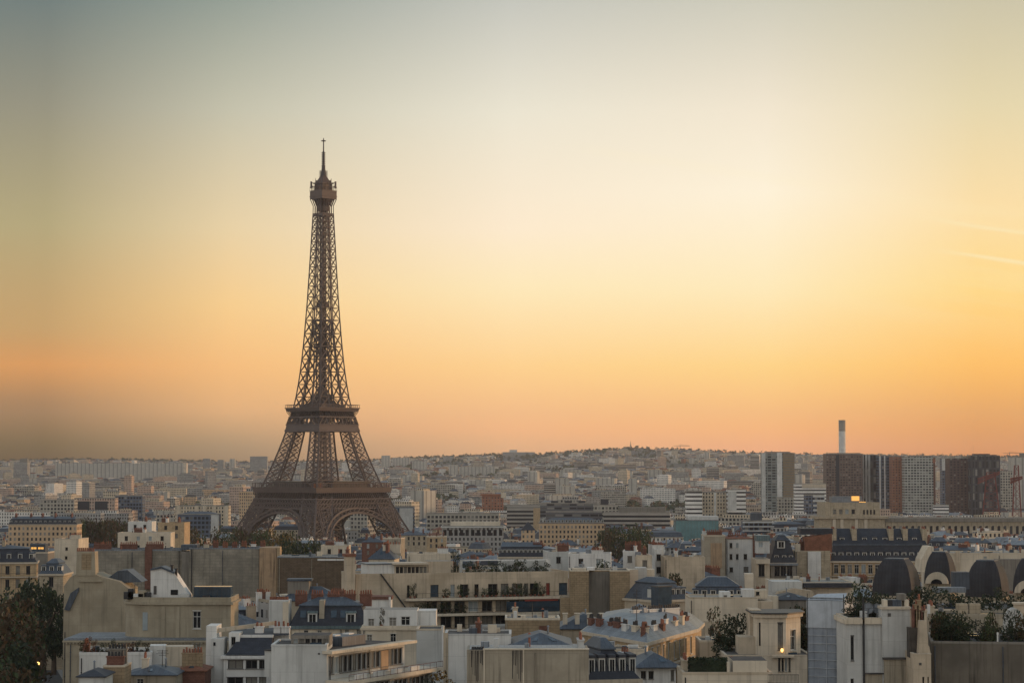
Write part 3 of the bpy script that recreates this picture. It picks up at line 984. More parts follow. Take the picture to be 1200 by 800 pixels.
        if s.Y < 900:
            for i in range(min(4, int(s.w / 3.5))):
                a, c = Vector((*P[0], z + .12)), Vector((*P[1], z + .12)); e, g = Vector((*D[0], z + h)), Vector((*D[1], z + h))
                f0 = (i + .35 + .3 * rnd.random()) / max(1, min(4, int(s.w / 3.5))); f1 = f0 + .9 / s.w; v0, v1 = .35, .62
                nn = (c - a).cross(e - a).normalized() * .06
                pt = lambda f, v: tuple(a.lerp(c, f).lerp(e.lerp(g, f), v) + nn)
                mb = MB(); mb.face([pt(f0, v0), pt(f1, v0), pt(f1, v1), pt(f0, v1)]); mb.build('roof_window', M['blueglass'], s.root)
            x = s.w * rnd.uniform(.3, .7)
            mb = MB(); mb.cyl(0, 0, -.5, .9, .12, .12, 8); mb.cyl(0, 0, .9, 1.05, .2, .06, 8); mb.build('vent_pipe', M['zinc2'], s.root).location = (x, (P[0][1] + P[2][1]) / 2 + .6, z + h * .8)
        return s

    def chimney(s, x, y, w=0.8, d=2.5, h=2.2, z=None, pots=4, m='cream', a=0.0, potm='pot'):
        z = s.H if z is None else z
        mb = MB()
        mb.box(-w / 2, w / 2, -d / 2, d / 2, -1.2, h)
        mb.box(-w / 2 - .09, w / 2 + .09, -d / 2 - .09, d / 2 + .09, h, h + .16)
        for i in range(pots):
            t = (i + .5) / pots - .5
            px, py = (0, t * d) if d >= w else (t * w, 0)
            hh = .45 + .3 * rnd.random()
            mb.cyl(px, py, h + .16, h + .16 + hh, .16, .12, 6, 1)
        o = mb.build('chimney', [M[m], M[potm]], s.root)
        o.location = (x, y, z); o.rotation_euler = (0, 0, a)
        return o

    def box(s, name, m, x0, x1, y0, y1, z0, z1, label=None, mt=None):
        mb = MB()
        mb.box(x0, x1, y0, y1, z0, z1, 0, 1 if mt else 0)
        o = mb.build(name, [M[m]] + ([M[mt]] if mt else []), s.root)
        if label: o['label'] = label
        return o

    def pbox(s, name, m, px0, px1, py0, py1, yo=0.0, d=3.0, label=None, mt=None, wins=None, kind='plain', rev=0.2, z0=None):
        """box part whose front stands on local plane yo and covers the given pixels"""
        x0, zb = s.loc(px0, py1, yo); x1, zt = s.loc(px1, py0, yo)
        if z0 is not None: zb = z0
        if wins:
            mb = MB()
            P = [(x0, yo), (x1, yo), (x1, yo + d), (x0, yo + d)]
            ops = s.pxops(wins, yo, x0)
            for i in range(4):
                s.facade(mb, P[i], P[(i + 1) % 4], zb, zt, ops if i == 0 else [], rev, 0, kind)
            mb.face([(p[0], p[1], zt) for p in P], 1 if mt else 0)
            o = mb.build(name, [M[m]] + ([M[mt]] if mt else []), s.root)
            if label: o['label'] = label
            return o
        return s.box(name, m, x0, x1, yo, yo + d, zb, zt, label, mt)

    def ppoly(s, name, m, pts, yo=0.0, d=3.0, label=None):
        """outline in pixels (clockwise on screen from lower left, i.e. lower left, lower right, upper right ...) given depth d"""
        P = [s.loc(px, py, yo) for px, py in pts]
        mb = MB()
        mb.xprism(P, yo, yo + d)
        o = mb.build(name, M[m], s.root)
        if label: o['label'] = label
        return o

    def balcony(s, x0, x1, y0, y1, z, m='pale_trim', th=0.22, rail=1.0, bars=True, name='balcony', rm='iron'):
        """slab from y0 (outer edge) to y1 with a railing along its outer edge"""
        mb = MB(); mb.box(x0, x1, y0, y1, z - th, z)
        sl = mb.build(name, M[m], s.root)
        if rail:
            mb = MB()
            mb.box(x0, x1, y0 + .03, y0 + .09, z + rail - .06, z + rail); mb.box(x0, x1, y0 + .04, y0 + .08, z + .08, z + .13)
            n = max(2, int((x1 - x0) / (0.16 if bars else 1.6)))
            for i in range(n + 1):
                x = x0 + (x1 - x0 - .04) * i / n
                mb.box(x, x + .04, y0 + .04, y0 + .08, z, z + rail - .06)
            link('railing', mb.mesh('railing', M[rm]), sl)
        return sl

    def antenna(s, x, y, z, h=3.0):
        mb = MB()
        mb.cyl(0, 0, 0, h, .05, .04, 6)
        for k, l in ((.95, .7), (.88, .55), (.8, .8), (.72, .45)):
            mb.beam((-l, 0, h * k), (l, 0, h * k), .05)
        mb.beam((0, -.5, h * .85), (0, .5, h * .85), .05)
        o = mb.build('aerial', M['iron'], s.root)
        o.location = (x, y, z)
        return s

    def clutter(s, n, z=None, x0=.1, x1=.9, y0=.15, y1=.85):
        """vents, hatches and skylights on a flat roof"""
        z = s.H if z is None else z
        for i in range(n):
            x, y = s.w * rnd.uniform(x0, x1), s.d * rnd.uniform(y0, y1)
            t = rnd.random()
            if t < .4:
                w, d, h = rnd.uniform(.5, 1.4), rnd.uniform(.5, 1.2), rnd.uniform(.5, 1.3)
                s.box('roof_vent', rnd.choice(['greywhite', 'zinc2', 'cream2', 'zinc']), x - w / 2, x + w / 2, y - d / 2, y + d / 2, z, z + h)
            elif t < .7:
                mb = MB(); mb.cyl(0, 0, 0, rnd.uniform(.8, 1.6), .13, .13, 8); mb.cyl(0, 0, 1.5, 1.7, .22, .05, 8)
                mb.build('vent_pipe', M[rnd.choice(['zinc2', 'iron', 'pot'])], s.root).location = (x, y, z)
            else:
                w, d = rnd.uniform(1, 1.8), rnd.uniform(.8, 1.4)
                s.box('skylight', 'blueglass', x - w / 2, x + w / 2, y - d / 2, y + d / 2, z, z + .35)
        return s


# ------------------------------------------------------------------ foliage
def leaves(name, mats, n, size, fn, seed):
    r = random.Random(seed)
    mb = MB()
    for i in range(n):
        x, y, z = fn(r)
        a, b = r.uniform(0, 2 * pi), r.uniform(-1, 1)
        q = sqrt(1 - b * b)
        nrm = Vector((q * cos(a), q * sin(a), b))
        t = nrm.orthogonal().normalized(); u = nrm.cross(t)
        s = size * r.uniform(.6, 1.4)
        c = Vector((x, y, z))
        mb.face([tuple(c - t * s), tuple(c - u * s * .6), tuple(c + t * s), tuple(c + u * s * .6)], 0 if r.random() < .75 else 1)
    return mb.mesh(name, mats)


def clumps(k, rad, seed, squash=1.0, cr=.42):
    r = random.Random(seed)
    cs = []
    while len(cs) < k:
        p = Vector((r.uniform(-1, 1), r.uniform(-1, 1), r.uniform(-1, 1)))
        if .35 < p.length < .95: cs.append((p * rad, rad * cr * r.uniform(.55, 1.1)))

    def fn(rr):
        c, q = rr.choice(cs)
        while True:
            p = Vector((rr.uniform(-1, 1), rr.uniform(-1, 1), rr.uniform(-1, 1)))
            if .5 < p.length < 1: break
        p = c + p * q
        return p.x, p.y, p.z * squash
    return fn


CROWN = {}
for _k, _ms in (('green', ('leaf', 'leafautumn')), ('dark', ('leafdark', 'leaf')), ('autumn', ('leafautumn', 'leaf')), ('gold', ('leafgold', 'leafautumn')), ('red', ('leafred', 'leafautumn'))):
    CROWN[_k] = [leaves('crown', [M[_ms[0]], M[_ms[1]]], 1500, .075, clumps(26, 1, 11 + i), 5 + i) for i in range(2)]
BUSH = {_k: leaves('foliage', [M[a], M[b]], 420, .11, clumps(9, 1, 31), 9) for _k, a, b in (('green', 'leaf', 'leafdark'), ('dark', 'leafdark', 'leafdark'), ('autumn', 'leafautumn', 'leaf'), ('gold', 'leafgold', 'leafautumn'), ('red', 'leafred', 'leafautumn'))}
_t = MB()
_t.cyl(0, 0, 0, .62, .035, .02, 7, cap=False)
for _i in range(5):
    _a = 2 * pi * _i / 5
    _t.beam((0, 0, .35 + .04 * _i), (.22 * cos(_a), .22 * sin(_a), .62 + .05 * _i), .014)
TRUNK = _t.mesh('trunk', M['bark'])
_t = MB(); _t.cyl(0, 0, 0, .5, .28, .36, 10)
TUB = _t.mesh('pot', M['pot'])


def tree(x, y, z, h, r, kind, label, group, name='tree', rng=rnd):
    root = tag(empty(name, (x, y, z), rng.uniform(0, 6)), label, 'tree', group)
    link('trunk', TRUNK, root, (0, 0, 0), 0, (h, h, h))
    link('crown', rng.choice(CROWN[kind]), root, (0, 0, h * .62), 0, (r, r, h * .40))
    return root


def plant(x, y, z, r, h, kind, label, group=None, pot=False, name='shrub'):
    root = tag(empty(name, (x, y, z), rnd.uniform(0, 6)), label, 'plant', group)
    link('foliage', BUSH[kind], root, (0, 0, h / 2 + (.35 if pot else -.05)), 0, (r, r, h * .55))
    if pot: link('pot', TUB, root, scale=(r * 1.3, r * 1.3, .9))
    else:
        link('stem', TRUNK, root, scale=(h * .7, h * .7, h * .7))
    return root


def hedge(name, label, p0, p1, depth, z0, z1, kind='dark', group=None, n=900, size=.16):
    """clipped leafy box between two ground points"""
    a, b = Vector(p0), Vector(p1)
    L = (b - a).length
    def fn(r):
        u, v, w = r.random(), r.random(), r.random()
        k = r.randrange(6)
        if k == 0: v = 0
        elif k == 1: v = 1
        elif k in (2, 3): w = 1
        elif k == 4: u = r.choice((0, 1))
        return (u * L, v * depth + r.uniform(-.12, .12), z0 + (z1 - z0) * w + r.uniform(-.12, .12))
    ms = {'dark': ('leafdark', 'leafdark'), 'green': ('leaf', 'leafdark'), 'autumn': ('leafautumn', 'leafred')}[kind]
    mb = MB(); mb.box(.1, L - .1, .1, depth - .1, z0, z1 - .1)
    root = tag(empty(name, (a.x, a.y, 0), atan2(b.y - a.y, b.x - a.x)), label, 'hedge', group)
    link('foliage', leaves('foliage', [M[ms[0]], M[ms[1]]], n, size, fn, 3), root)
    link('branches', mb.mesh('branches', M['leafdark']), root)
    return root

# ------------------------------------------------------------------ foreground roofs, left to right
AB = 'apartment_building'
# honey stone corner house at the left edge
b = Bld(AB, 'honey stone corner house with grey mansard and dormers above dark trees', -62, 43, 659, 640, 14, rot=10)
b.wall('warm', {0: dict(rows=4, pitch=2.7, ww=1.1, wh=2.2, floor=3.7, head=1.1), 1: dict(rows=4, pitch=3, floor=3.7)}, kind='dark')
b.mansard(3.6, 2.2, 1.0, 'slate', 'zinc', dorm={0: 8, 1: 3}, sides=(0, 1), dk='zinc', dh=2.0)
b.band(b.H - 4.3, b.H - 3.9, .3); b.balcony(.2, b.w - .2, -.7, 0, b.H - 4.0, bars=False)
b.chimney(b.w * .62, 7, .9, 5, 2.2, z=b.H + 3.6, pots=7, m='stone')
b = Bld('zinc_roofed_house', 'narrow house with lit yellow window strip between stone corner house and pale gable', 33, 56, 648, 760, 12)
b.wall('greybeige', wins=[(36, 43, 641, 644), (44, 52, 641, 644)][:0])
b.pbox('attic', 'zinc', 35, 53, 637, 648, 1, 5, wins=[(36, 43, 640.6, 643.2, 'lit'), (44, 51.5, 640.6, 643.2, 'lit')], kind='lit')
b.flat('slate', .4)
b.chimney(2, 6, 1, 3, 2.5, pots=3)
b = Bld('street_house', 'small grey house with arched ground windows right of the stone corner house', 46, 74, 672, 610, 12)
b.wall('stone', {0: dict(rows=3, pitch=2.6, ww=1.2, wh=2.5, floor=3.6)}, kind='dark')
b.mansard(2.6, 1.6, 1.2, 'zinc', 'zinc', dorm=3, dk='zinc')
b = Bld(AB, 'plain pale gable block with two tiny windows behind left rooftops', 64, 92, 632, 690, 12, rot=-4)
b.wall('cream2', wins=[(76.5, 79.5, 641, 644.5), (76, 79, 651.5, 655)], kind='dark')
b.flat('slate', .3); b.chimney(b.w * .8, 3, 3, .8, 1.2, pots=5, m='cream2')

# big stained blind walls
b = Bld(AB, 'long stained grey blind wall with a red brick flue at left', 108, 213, 645, 560, 12)
b.wall('blind'); b.flat('tar', .35, pm='zinc2')
for i in range(3):
    b.chimney(2 + i * 6.2, 3 + i, 4.2, .7, 1.3, pots=9, m='brick')
b.pbox('brick_flue', 'brick', 169.5, 178, 640, 690, -.7, .7)
b.pbox('drain_pipe', 'iron', 209, 210, 645, 700, -.25, .2)
b = Bld(AB, 'long mottled blind wall with warm sunlight painted on its right end', 222, 303.5, 643, 556, 13)
b.wall('blind'); b.flat('tar', .3, pm='zinc2')
b.pbox('sun_painted_wall_end', 'rust', 303.5, 324, 641.5, 730, -.5, 11, z0=0)  # warm low sun put into the colour of wall end and pier
b.pbox('corner_pier', 'warm', 324, 328, 641, 730, -.7, 4, z0=0)
b.pbox('dark_light_well', 'greybeige', 212.5, 222, 646, 700, 1.5, 6, z0=0)
b.pbox('drain_pipe', 'iron', 223.5, 225, 643, 712, -.3, .2)
b.pbox('zinc_hatch', 'zinc', 212, 231, 638, 644, 2, 5)
for i in range(7):
    b.chimney(3 + i * 2.3, 8, 1.2, .6, .7 + .5 * rnd.random(), pots=3, m=rnd.choice(['white', 'brick', 'cream2', 'tile']))

# cream gable with chimney shoulder
b = Bld(AB, 'cream blank gable with panelled chimney and small blue zinc roofs beside dark street', 74, 150, 738, 412, 11, rot=0)
b.wall('creamdark')
b.ppoly('gable_wall', 'creamdark', [(74, 738), (150, 738), (152, 690), (140, 681), (117, 675), (111, 672), (90, 672), (82, 676), (75, 686)], 0.0, 9)
b.ppoly('chimney', 'creamdark', [(89, 674), (112, 674), (111, 646), (90, 646)], -.15, 3.2)
b.pbox('chimney_panel', 'tan', 95.5, 107, 648, 667, -.22, .2)
b.pbox('ledge', 'creamdark', 92, 120, 679, 681.5, -.3, .3)
for i in range(9):
    x, z = b.loc(91 + i * 2.3, 646, 1); mb = MB(); mb.cyl(0, 0, 0, .7, .17, .13, 6); mb.build('chimney_pot', M['pot'], b.root).location = (x, 1.2, z)
mb = MB()
x0, z0 = b.loc(119, 683, 4); x1, z1 = b.loc(143, 667, 4); x2, z2 = b.loc(168, 681, 4)
mb.xprism([(x0, z0), (x2, z2), (x1 + 1.2, z1), (x1 - .5, z1 - .15)], 2.5, 9); mb.build('zinc_roof', M['zinc'], b.root)
mb = MB()
x0, z0 = b.loc(75, 714, -.6); x1, z1 = b.loc(92, 688, -.6)
mb.xprism([(x0, z0), (x0 + .9, z0 - .2), (x1, z1 - .6), (x1, z1), (x0 + 1.1, z1 - 1)], -.5, 0.3); mb.build('zinc_gutter_roof', M['zinc'], b.root)

# honey block with a rounded upper storey
b = Bld(AB, 'honey cream block with rounded upper storey, roof shed and dark glasshouse', 77, 272, 748, 378, 14)
b.wall('creamdark', wins=[(224.5, 235, 753.5, 772), (106, 113, 757, 774), (224.5, 235, 786, 800)])
b.band(b.H - .55, b.H - .25, .45, 'creamdark'); b.band(b.H - .25, b.H, .25, 'zinc2')
mb = MB()
k = int(b.w / .55)
for i in range(k): mb.box(i * .55 + .1, i * .55 + .35, -.36, 0, b.H - .85, b.H - .57)
mb.build('dentil_row', M['creamdark'], b.root)
b.box('terrace_roof', 'zinc2', .15, b.w - .15, .1, 13.6, b.H - .3, b.H + .1)
xl, zt = b.loc(141, 706, 1.4); xr, _ = b.loc(270.5, 706, 1.4); xm, _ = b.loc(186, 706, 1.4); zt = b.loc(200, 706, 1.4)[1]
arc = [(xm - (xm - xl) * sin(t), 1.4 + 5.5 * (1 - cos(t))) for t in [pi / 2 * i / 7 for i in range(8)]]
up = list(reversed(arc)) + [(xr, 1.4), (xr, 12), (xl, 12)]
mb = MB()
n = len(up)
for i in range(n):
    a, c = up[i], up[(i + 1) % n]
    ops = []
    if abs(a[1] - 1.4) < .01 and abs(c[1] - 1.4) < .01:
        ops = b.pxops([(226, 235.5, 715.5, 736)], 1.4, a[0])
    b.facade(mb, a, c, b.H, zt, ops, .28)
mb.face([(*p, zt) for p in up])
mb.build('upper_storey', M['creamdark'], b.root)
b.band(zt - .3, zt + .12, .4, 'creamdark', 'cornice', up); b.band(zt + .12, zt + .55, .1, 'creamdark', 'attic_band', up)
b.flat('tar', .35, .3, 'creamdark', zt + .55, up)
for px in (189, 206): b.pbox('pilaster', 'creamdark', px, px + 4.5, 710, 748, 1.22, .2)
b.pbox('slit_shutter', 'shutter', 167, 173, 717, 738, 1.62, .3)
b.ppoly('roof_shed', 'white', [(176.5, 702), (222, 702), (221, 697), (204, 671), (189, 664.5), (176.5, 667)], 4.5, 4)
b.ppoly('shed_roof', 'zinc', [(176, 668), (189, 665.6), (204, 672), (204.6, 670), (189, 663.2), (176, 666)], 4.2, 4.6)
b.pbox('shed_door', 'darkframe', 180, 183.5, 686, 696, 4.42, .1)
b.pbox('shed_window', 'glass', 200, 208.5, 690.5, 696.5, 4.42, .1)
for px in (201.5, 206.5):
    mb = MB(); mb.cyl(0, 0, 0, 1.3, .2, .2, 8); mb.cyl(0, 0, 1.3, 1.5, .3, .3, 8)
    mb.build('stove_pipe', M['iron'], b.root).location = (*(lambda q: (q[0], 5.0, q[1]))(b.loc(px, 672 if px < 203 else 676, 5.0)),)
b.pbox('glasshouse', 'blueglass', 227, 270.5, 687, 701, 5, 3, wins=[(228 + i * 5.3, 232.6 + i * 5.3, 689, 700, 'bare') for i in range(8)])
for px, w, h in ((146, 1.6, 1.2), (151, .9, 1.7), (156, 1.8, .9), (163, 1.2, 1.4), (170, 1.0, 1.1), (212, 1.4, .9), (238, 1.1, .6)):
    x, _ = b.loc(px, 700, 4); b.box('roof_vent', rnd.choice(['greywhite', 'iron', 'zinc', 'creamdark']), x, x + w, 3, 4.2, zt + .5, zt + .5 + h)
b.antenna(*(b.loc(158, 700, 6)[0], 6, zt), 3)
HB = b

# low white house with a planted roof edge at the bottom left
b = Bld('white_roof_terrace_house', 'low white house at bottom left with rust coloured planters on its roof edge', 93, 178, 768, 303, 8, rot=6)
b.wall('white'); b.flat('tar', .45, pm='white')
b.pbox('stair_cabin', 'white', 175, 194, 756, 778, 2, 3); b.pbox('side_wall', 'cream2', 194, 226, 757, 780, 2.4, 3)
for i in range(11):
    px = 97 + i * 7.3
    x, _ = b.loc(px, 766, .5)
    plant(*b.world(x, .6, b.H), rnd.uniform(.4, .7), rnd.uniform(.9, 1.9), ('autumn', 'red', 'red', 'dark', 'autumn', 'dark')[i % 6],
          'potted shrub in the row on the edge of the white roof, bottom left', 'potted shrubs along the white roof edge', True, 'potted_shrub')
b = Bld('chimney_house', 'squat house at bottom left whose broad chimney carries two rows of dark pots', 121, 146, 781, 284, 5)
b.wall('tan'); b.flat('tile', .2)
b.chimney(b.w * .5, 1.2, 2.1, .7, 1.1, pots=5, m='brick', potm='iron'); b.chimney(b.w * .5, 2.6, 2.3, .7, 1.9, pots=6, m='greybeige', potm='iron')
b = Bld('zinc_roofed_house', 'low house with blue zinc hip roof at bottom left below the white cabin', 147, 206, 791, 290, 8)
b.wall('beige', wins=[(160, 168, 795, 803)]); b.hip(1.0, 'zinc')
b.chimney(2.0, 3, .8, .8, 1.8, pots=2, m='cream2'); b.antenna(4, 4, b.H + .4, 2.5)
b = Bld('chimney_house', 'tile and brick chimney house at bottom left under the honey block windows', 207, 240, 786, 296, 6)
b.wall('brick'); b.hip(.8, 'tile')
b.chimney(b.w * .5, 1.5, 2.6, .7, 2.1, pots=7, m='tan')
b = Bld('zinc_roofed_house', 'dark zinc roofed house in the bottom left corner beside the dark street', 92, 122, 793, 276, 6)
b.wall('greywhite'); b.hip(.8, 'slate')

# white modern block with dark sloping roof
b = Bld(AB, 'white modern block with black sloping roof and ribbon windows below', 262, 317, 769, 302, 11)
b.wall('white', wins=[(267, 285, 773, 783, 'dark'), (288, 301.5, 773, 783, 'dark'), (303.5, 312, 773, 783, 'dark'), (266, 285, 793, 803, 'dark'), (288, 301.5, 793, 803, 'dark'), (303.5, 312, 793, 803, 'dark')], kind='dark')
b.band(b.H - .25, b.H + .15, .35, 'white')
mb = MB()
x0, z0 = b.loc(264, 767, -.2); x1, z1 = b.loc(281, 746, 2.2); x2, _ = b.loc(317, 767, -.2)
mb.face([(x0, -.2, z0), (x2, -.2, z0), (x2, 2.2, z1), (x1, 2.2, z1)]); mb.face([(x0, -.2, z0), (x1, 2.2, z1), (x1, 9, z1), (x0, 9, z0)]); mb.face([(x2, -.2, z0), (x2, 9, z0), (x2, 9, z1), (x2, 2.2, z1)])
mb.face([(x1, 2.2, z1), (x2, 2.2, z1), (x2, 9, z1), (x1, 9, z1)])
mb.build('roof', M['slate'], b.root)
b.box('roof_edge', 'white', x1 - .3, x2 + .1, 2.1, 2.5, z1 - .05, z1 + .3)
mb = MB(); mb.face([(x1, 2.6, z1 + .2), (x2 + 2, 2.6, z1 + .2), (x2 + 2, 8.5, z1 + .9), (x1 - 2.5, 8.5, z1 + .5)]); mb.build('upper_roof', M['slate'], b.root)
b.pbox('white_pillar', 'white', 241, 254, 733, 800, 1.5, 5, z0=0); b.pbox('stair_tower', 'greywhite', 247, 262, 748, 800, 0.4, 4, z0=0)
b.pbox('roof_cabin', 'white', 268, 281, 741, 764, 1.6, 3, wins=[(271, 276, 746, 755, 'dark')])
b.pbox('stair_window', 'glass', 250, 252.5, 752, 756, .3, .15)
for px, w in ((299, 1.1), (320, .9), (330, 1.1)):
    x, z = b.loc(px, 743, 4); b.chimney(x + .5, 4.5, w, .8, 1.2, z=z - .3, pots=2, m='white')
mb = MB(); mb.beam((-1.5, 2, b.H + 3.2), (6, 6, b.H + 4.0), .5); mb.build('pale_ridge', M['cream2'], b.root)
WB = b

# white blank wall and the raked terraces receding to its right
b = Bld(AB, 'white blank gable wall with a low grey penthouse, facing the camera at bottom', 318, 383, 757, 279, 9)
b.wall('greywhite'); b.flat('tar', .25, pm='greywhite')
b.pbox('penthouse', 'greybeige', 341, 386, 744, 757, 2.5, 5, mt='tar', wins=[(344 + i * 7, 349 + i * 7, 748, 753, 'dark') for i in range(6)], kind='dark')
b.pbox('roof_garden_wall', 'greywhite', 340, 383, 755, 757.5, .1, .3)
b.clutter(3, b.H + .05); b.pbox('vent_hole', 'darkframe', 372.5, 375, 764.5, 766.5, -.04, .1)
b = Bld('terraced_block', 'raked white edged terraces with rows of windows receding right of the white gable', 383, 474, 765, 279, 9, rot=62)
L = b.w
b.wall('greywhite', {0: dict(rows=1, n=16, ww=1.05, wh=2.0, head=.55, margin=.5)}, z0=b.H - 3.2, kind='dark')
b.box('roof', 'tar', -.2, L + .2, .4, 9, b.H, b.H + .15)
b.box('roof_slab', 'cream2', -.4, L + 1.5, -1.0, .4, b.H - .05, b.H + .3)
b.balcony(-.3, L + 4, -3.4, 0, b.H - 3.2, m='cream2', th=.45, rail=.8, bars=False, rm='brick')
mb = MB(); b.facade(mb, (0, -2.4), (L + 3, -2.4), 0, b.H - 3.65, b.grid(L + 3, b.H - 3.65, 3, n=18, ww=1.1, wh=2.1, head=.4), .25, 0, 'dark')
b.facade(mb, (L + 3, -2.4), (L + 3, 9), 0, b.H - 3.2, []); mb.build('lower_storeys', M['greywhite'], b.root)
b.balcony(-.3, L + 6, -5.2, -2.4, b.H - 6.9, m='cream2', th=.5, rail=.8, bars=False, rm='iron')
b.box('red_door_panel', 'rust', L * .68, L * .78, -.06, .1, b.H - 3, b.H - .6)
for i in range(4): b.box('planter', 'white', 2 + i * 4.2, 4.2 + i * 4.2, -3.1, -2.7, b.H - 3.2, b.H - 2.6)
for i in range(3): b.chimney(L * .35 + i * 3.2, 5, 1, .8, 1.3, pots=0, m='white')
b.box('roof_cabin', 'zinc', L * .45, L * .75, 3, 7, b.H + .15, b.H + 1.3)
plant(*b.world(L + 2.5, -4.2, b.H - 6.9), 1.6, 2.6, 'gold', 'yellow leaved shrub at the far end of the lower raked terrace', None, True, 'potted_shrub')
plant(*b.world(L - 2, -4.4, b.H - 6.9), 1.2, 2.0, 'dark', 'dark round shrub beside the yellow one on the lower raked terrace', None, True, 'potted_shrub')

# blue-green mansard house with two lucarnes
b = Bld('mansard_house', 'blue green zinc mansard house with two dormers and striped grey chimney wall', 338, 434, 735, 368, 10)
b.wall('cream2', wins=[(404, 409, 737, 746), (418, 423, 737, 746), (356, 361, 738, 746), (372, 377, 738, 746)], kind='casement')
b.mansard(3.3, 1.6, 1.3, 'slate', 'zinc', corn=0); b.band(b.H - .2, b.H + .3, .4, 'zincgreen')
for px in (366, 411):
    x, _ = b.loc(px, 733, .2); b.dormer(x, .35, b.H + .4, 0, 1.5, 1.9, 'green')
for px in (352, 388, 399):
    x, z = b.loc(px, 723, .9); mb = MB(); mb.face([(0, 0, 0), (.9, 0, 0), (.9, .55, 1.1), (0, .55, 1.1)]); mb.build('roof_window', M['blueglass'], b.root).location = (x, .55, z)
b.pbox('party_wall', 'beige', 374, 380, 703, 736, .6, 9, z0=b.H - 1)
b.pbox('chimney', 'greywhite', 315, 338.5, 703, 760, -.3, 4.5, z0=0); b.pbox('end_wall', 'cream2', 331, 338, 705, 760, -.45, .2, z0=0)
for i in range(11):
    x, z = b.loc(317 + i * 2.0, 703, 1.5); mb = MB(); mb.cyl(0, 0, 0, .6, .17, .13, 6); mb.build('chimney_pot', M['pot'], b.root).location = (x, 1.5, z)
for i in range(5): b.chimney(b.w * (.12 + .2 * i), 5, 1.9, .7, .6, z=b.H + 4.3, pots=5, m='brick')
# cream low block right of it
b = Bld(AB, 'two stepped cream storeys with small square windows right of the blue mansard house', 424, 508, 735.5, 349, 10)
b.wall('cream2', wins=[(457.5, 464, 742, 753), (490, 497, 741, 752), (430, 436, 743, 754), (457.5, 464, 768, 780), (490, 497, 767, 779)], kind='casement')
b.flat('gravel', .35, pm='cream2'); b.band(b.H - .3, b.H, .25, 'pale_trim')
b.pbox('upper_storey', 'white', 426, 489, 714, 737, 1.8, 6, mt='gravel', wins=[(431.5, 438.5, 724.5, 733), (456, 464.5, 723, 733), (470, 480.5, 722, 732)], kind='casement', z0=b.H)
b.pbox('side_wall', 'white', 489, 511, 715, 745, 3, 5, z0=b.H - 4)
x, _ = b.loc(447, 733, 1.2); plant(*b.world(x, 1.3, b.H), .5, 2.2, 'autumn', 'small bare potted tree against the white stepped storey wall', None, True, 'potted_shrub')
b = Bld(AB, 'low white wall with red brown coping beneath the long terraced block', 423, 458, 702, 392, 5)
b.wall('white'); b.box('coping', 'brick', -.2, b.w + .2, -.2, 5, b.H, b.H + .5); b.pbox('white_pipe', 'white', 455.5, 458, 699, 720, -.4, .3)
b = Bld('street_wall_house', 'narrow white pipe fronted house below the long terraced block', 488, 519, 738, 330, 7)
b.wall('greywhite'); b.flat('tar', .2)
b.pbox('drain_pipe', 'white', 517.5, 519.6, 732, 792, -.4, .3)

# brown wall and tall pillar chimney
b = Bld(AB, 'plain brown shingled wall right of the mottled blind wall', 325, 410, 653, 520, 12)
b.wall('brown'); b.flat('gravel', .25, pm='zinc2')
b.pbox('white_coping', 'white', 372, 408, 654.5, 656.5, -.2, .4)
b.clutter(4)
b = Bld('zinc_roofed_house', 'low blue zinc hipped roofs with a dark cabin in front of the brown wall', 326, 402, 704, 440, 9)
b.wall('beige'); b.hip(2.6, 'zinc'); b.pbox('roof_cabin', 'greybeige', 337, 362, 680, 697, 2, 3.5, mt='zinc2'); b.pbox('cabin_roof', 'zinc', 336, 365, 678, 680.5, 1.8, 4)
b.chimney(b.w * .9, 3, 2.5, .7, 1.6, pots=6, m='brick')

# the long terraced block
b = Bld('terraced_block', 'long beige terraced block with planted balconies and white penthouses on top', 417, 666, 675, 462, 13, rot=17)
L = b.w
U = lambda px: b.loc(px, 700, 0)[0]
ops = []
for a, c, k in ((477, 480, 'dark'), (504.5, 514, 'bare'), (528, 533, 'dark'), (539, 549, 'dark'), (556, 561, 'dark'), (572, 583, 'dark'), (587, 596, 'dark'), (600, 612, 'dark'), (614, 619, 'dark'), (621, 631, 'dark'), (640, 644.5, 'red'), (655, 665, 'bare')):
    ops.append((U(a), U(c), b.H - 4.4, b.H - 1.9, k))
U8 = lambda px: b.loc(px, 728, 0)[0]
for i in range(11):
    u = U8(500) + 2.9 * i
    ops.append((u, u + 2.3, b.H - 10.6, b.H - 8.3, 'dark')); ops.append((u, u + 2.2, b.H - 7.4, b.H - 5.3, 'dark')); ops.append((u, u + 2.3, b.H - 13.7, b.H - 11.4, 'dark'))
mb = MB()
P = b.poly
b.facade(mb, P[0], P[1], 0, b.H, ops, .35, 0, 'dark')
for i in (1, 2, 3): b.facade(mb, P[i], P[(i + 1) % 4], 0, b.H, [])
mb.face([(*p, b.H) for p in P]); mb.build('wall', M['cream'], b.root)
b.flat('gravel', .5, pm='cream')
for k, (x, z, o) in enumerate(((U(474), b.H - 4.5, 1.7), (U(482), b.H - 7.6, 2.2), (U(500), b.H - 10.8, 2.5), (U(505), b.H - 13.9, 2.7))):
    b.balcony(x, L - .3, -o, 0, z, m='cream2', th=.5, rail=1.0, bars=False)
mb = MB()
x0, z0 = b.loc(446, 672, -.1); x1, z1 = b.loc(475, 711, -.1)
mb.beam((x0, -.12, z0), (x1, -.12, z1), .26); mb.build('sloping_gutter', M['iron'], b.root)
b.pbox('chimney', 'cream', 406, 416.5, 652, 720, -1.5, 2.5, z0=0); b.pbox('chimney_cap', 'tile', 405, 417.5, 648.5, 652, -1.7, 3)
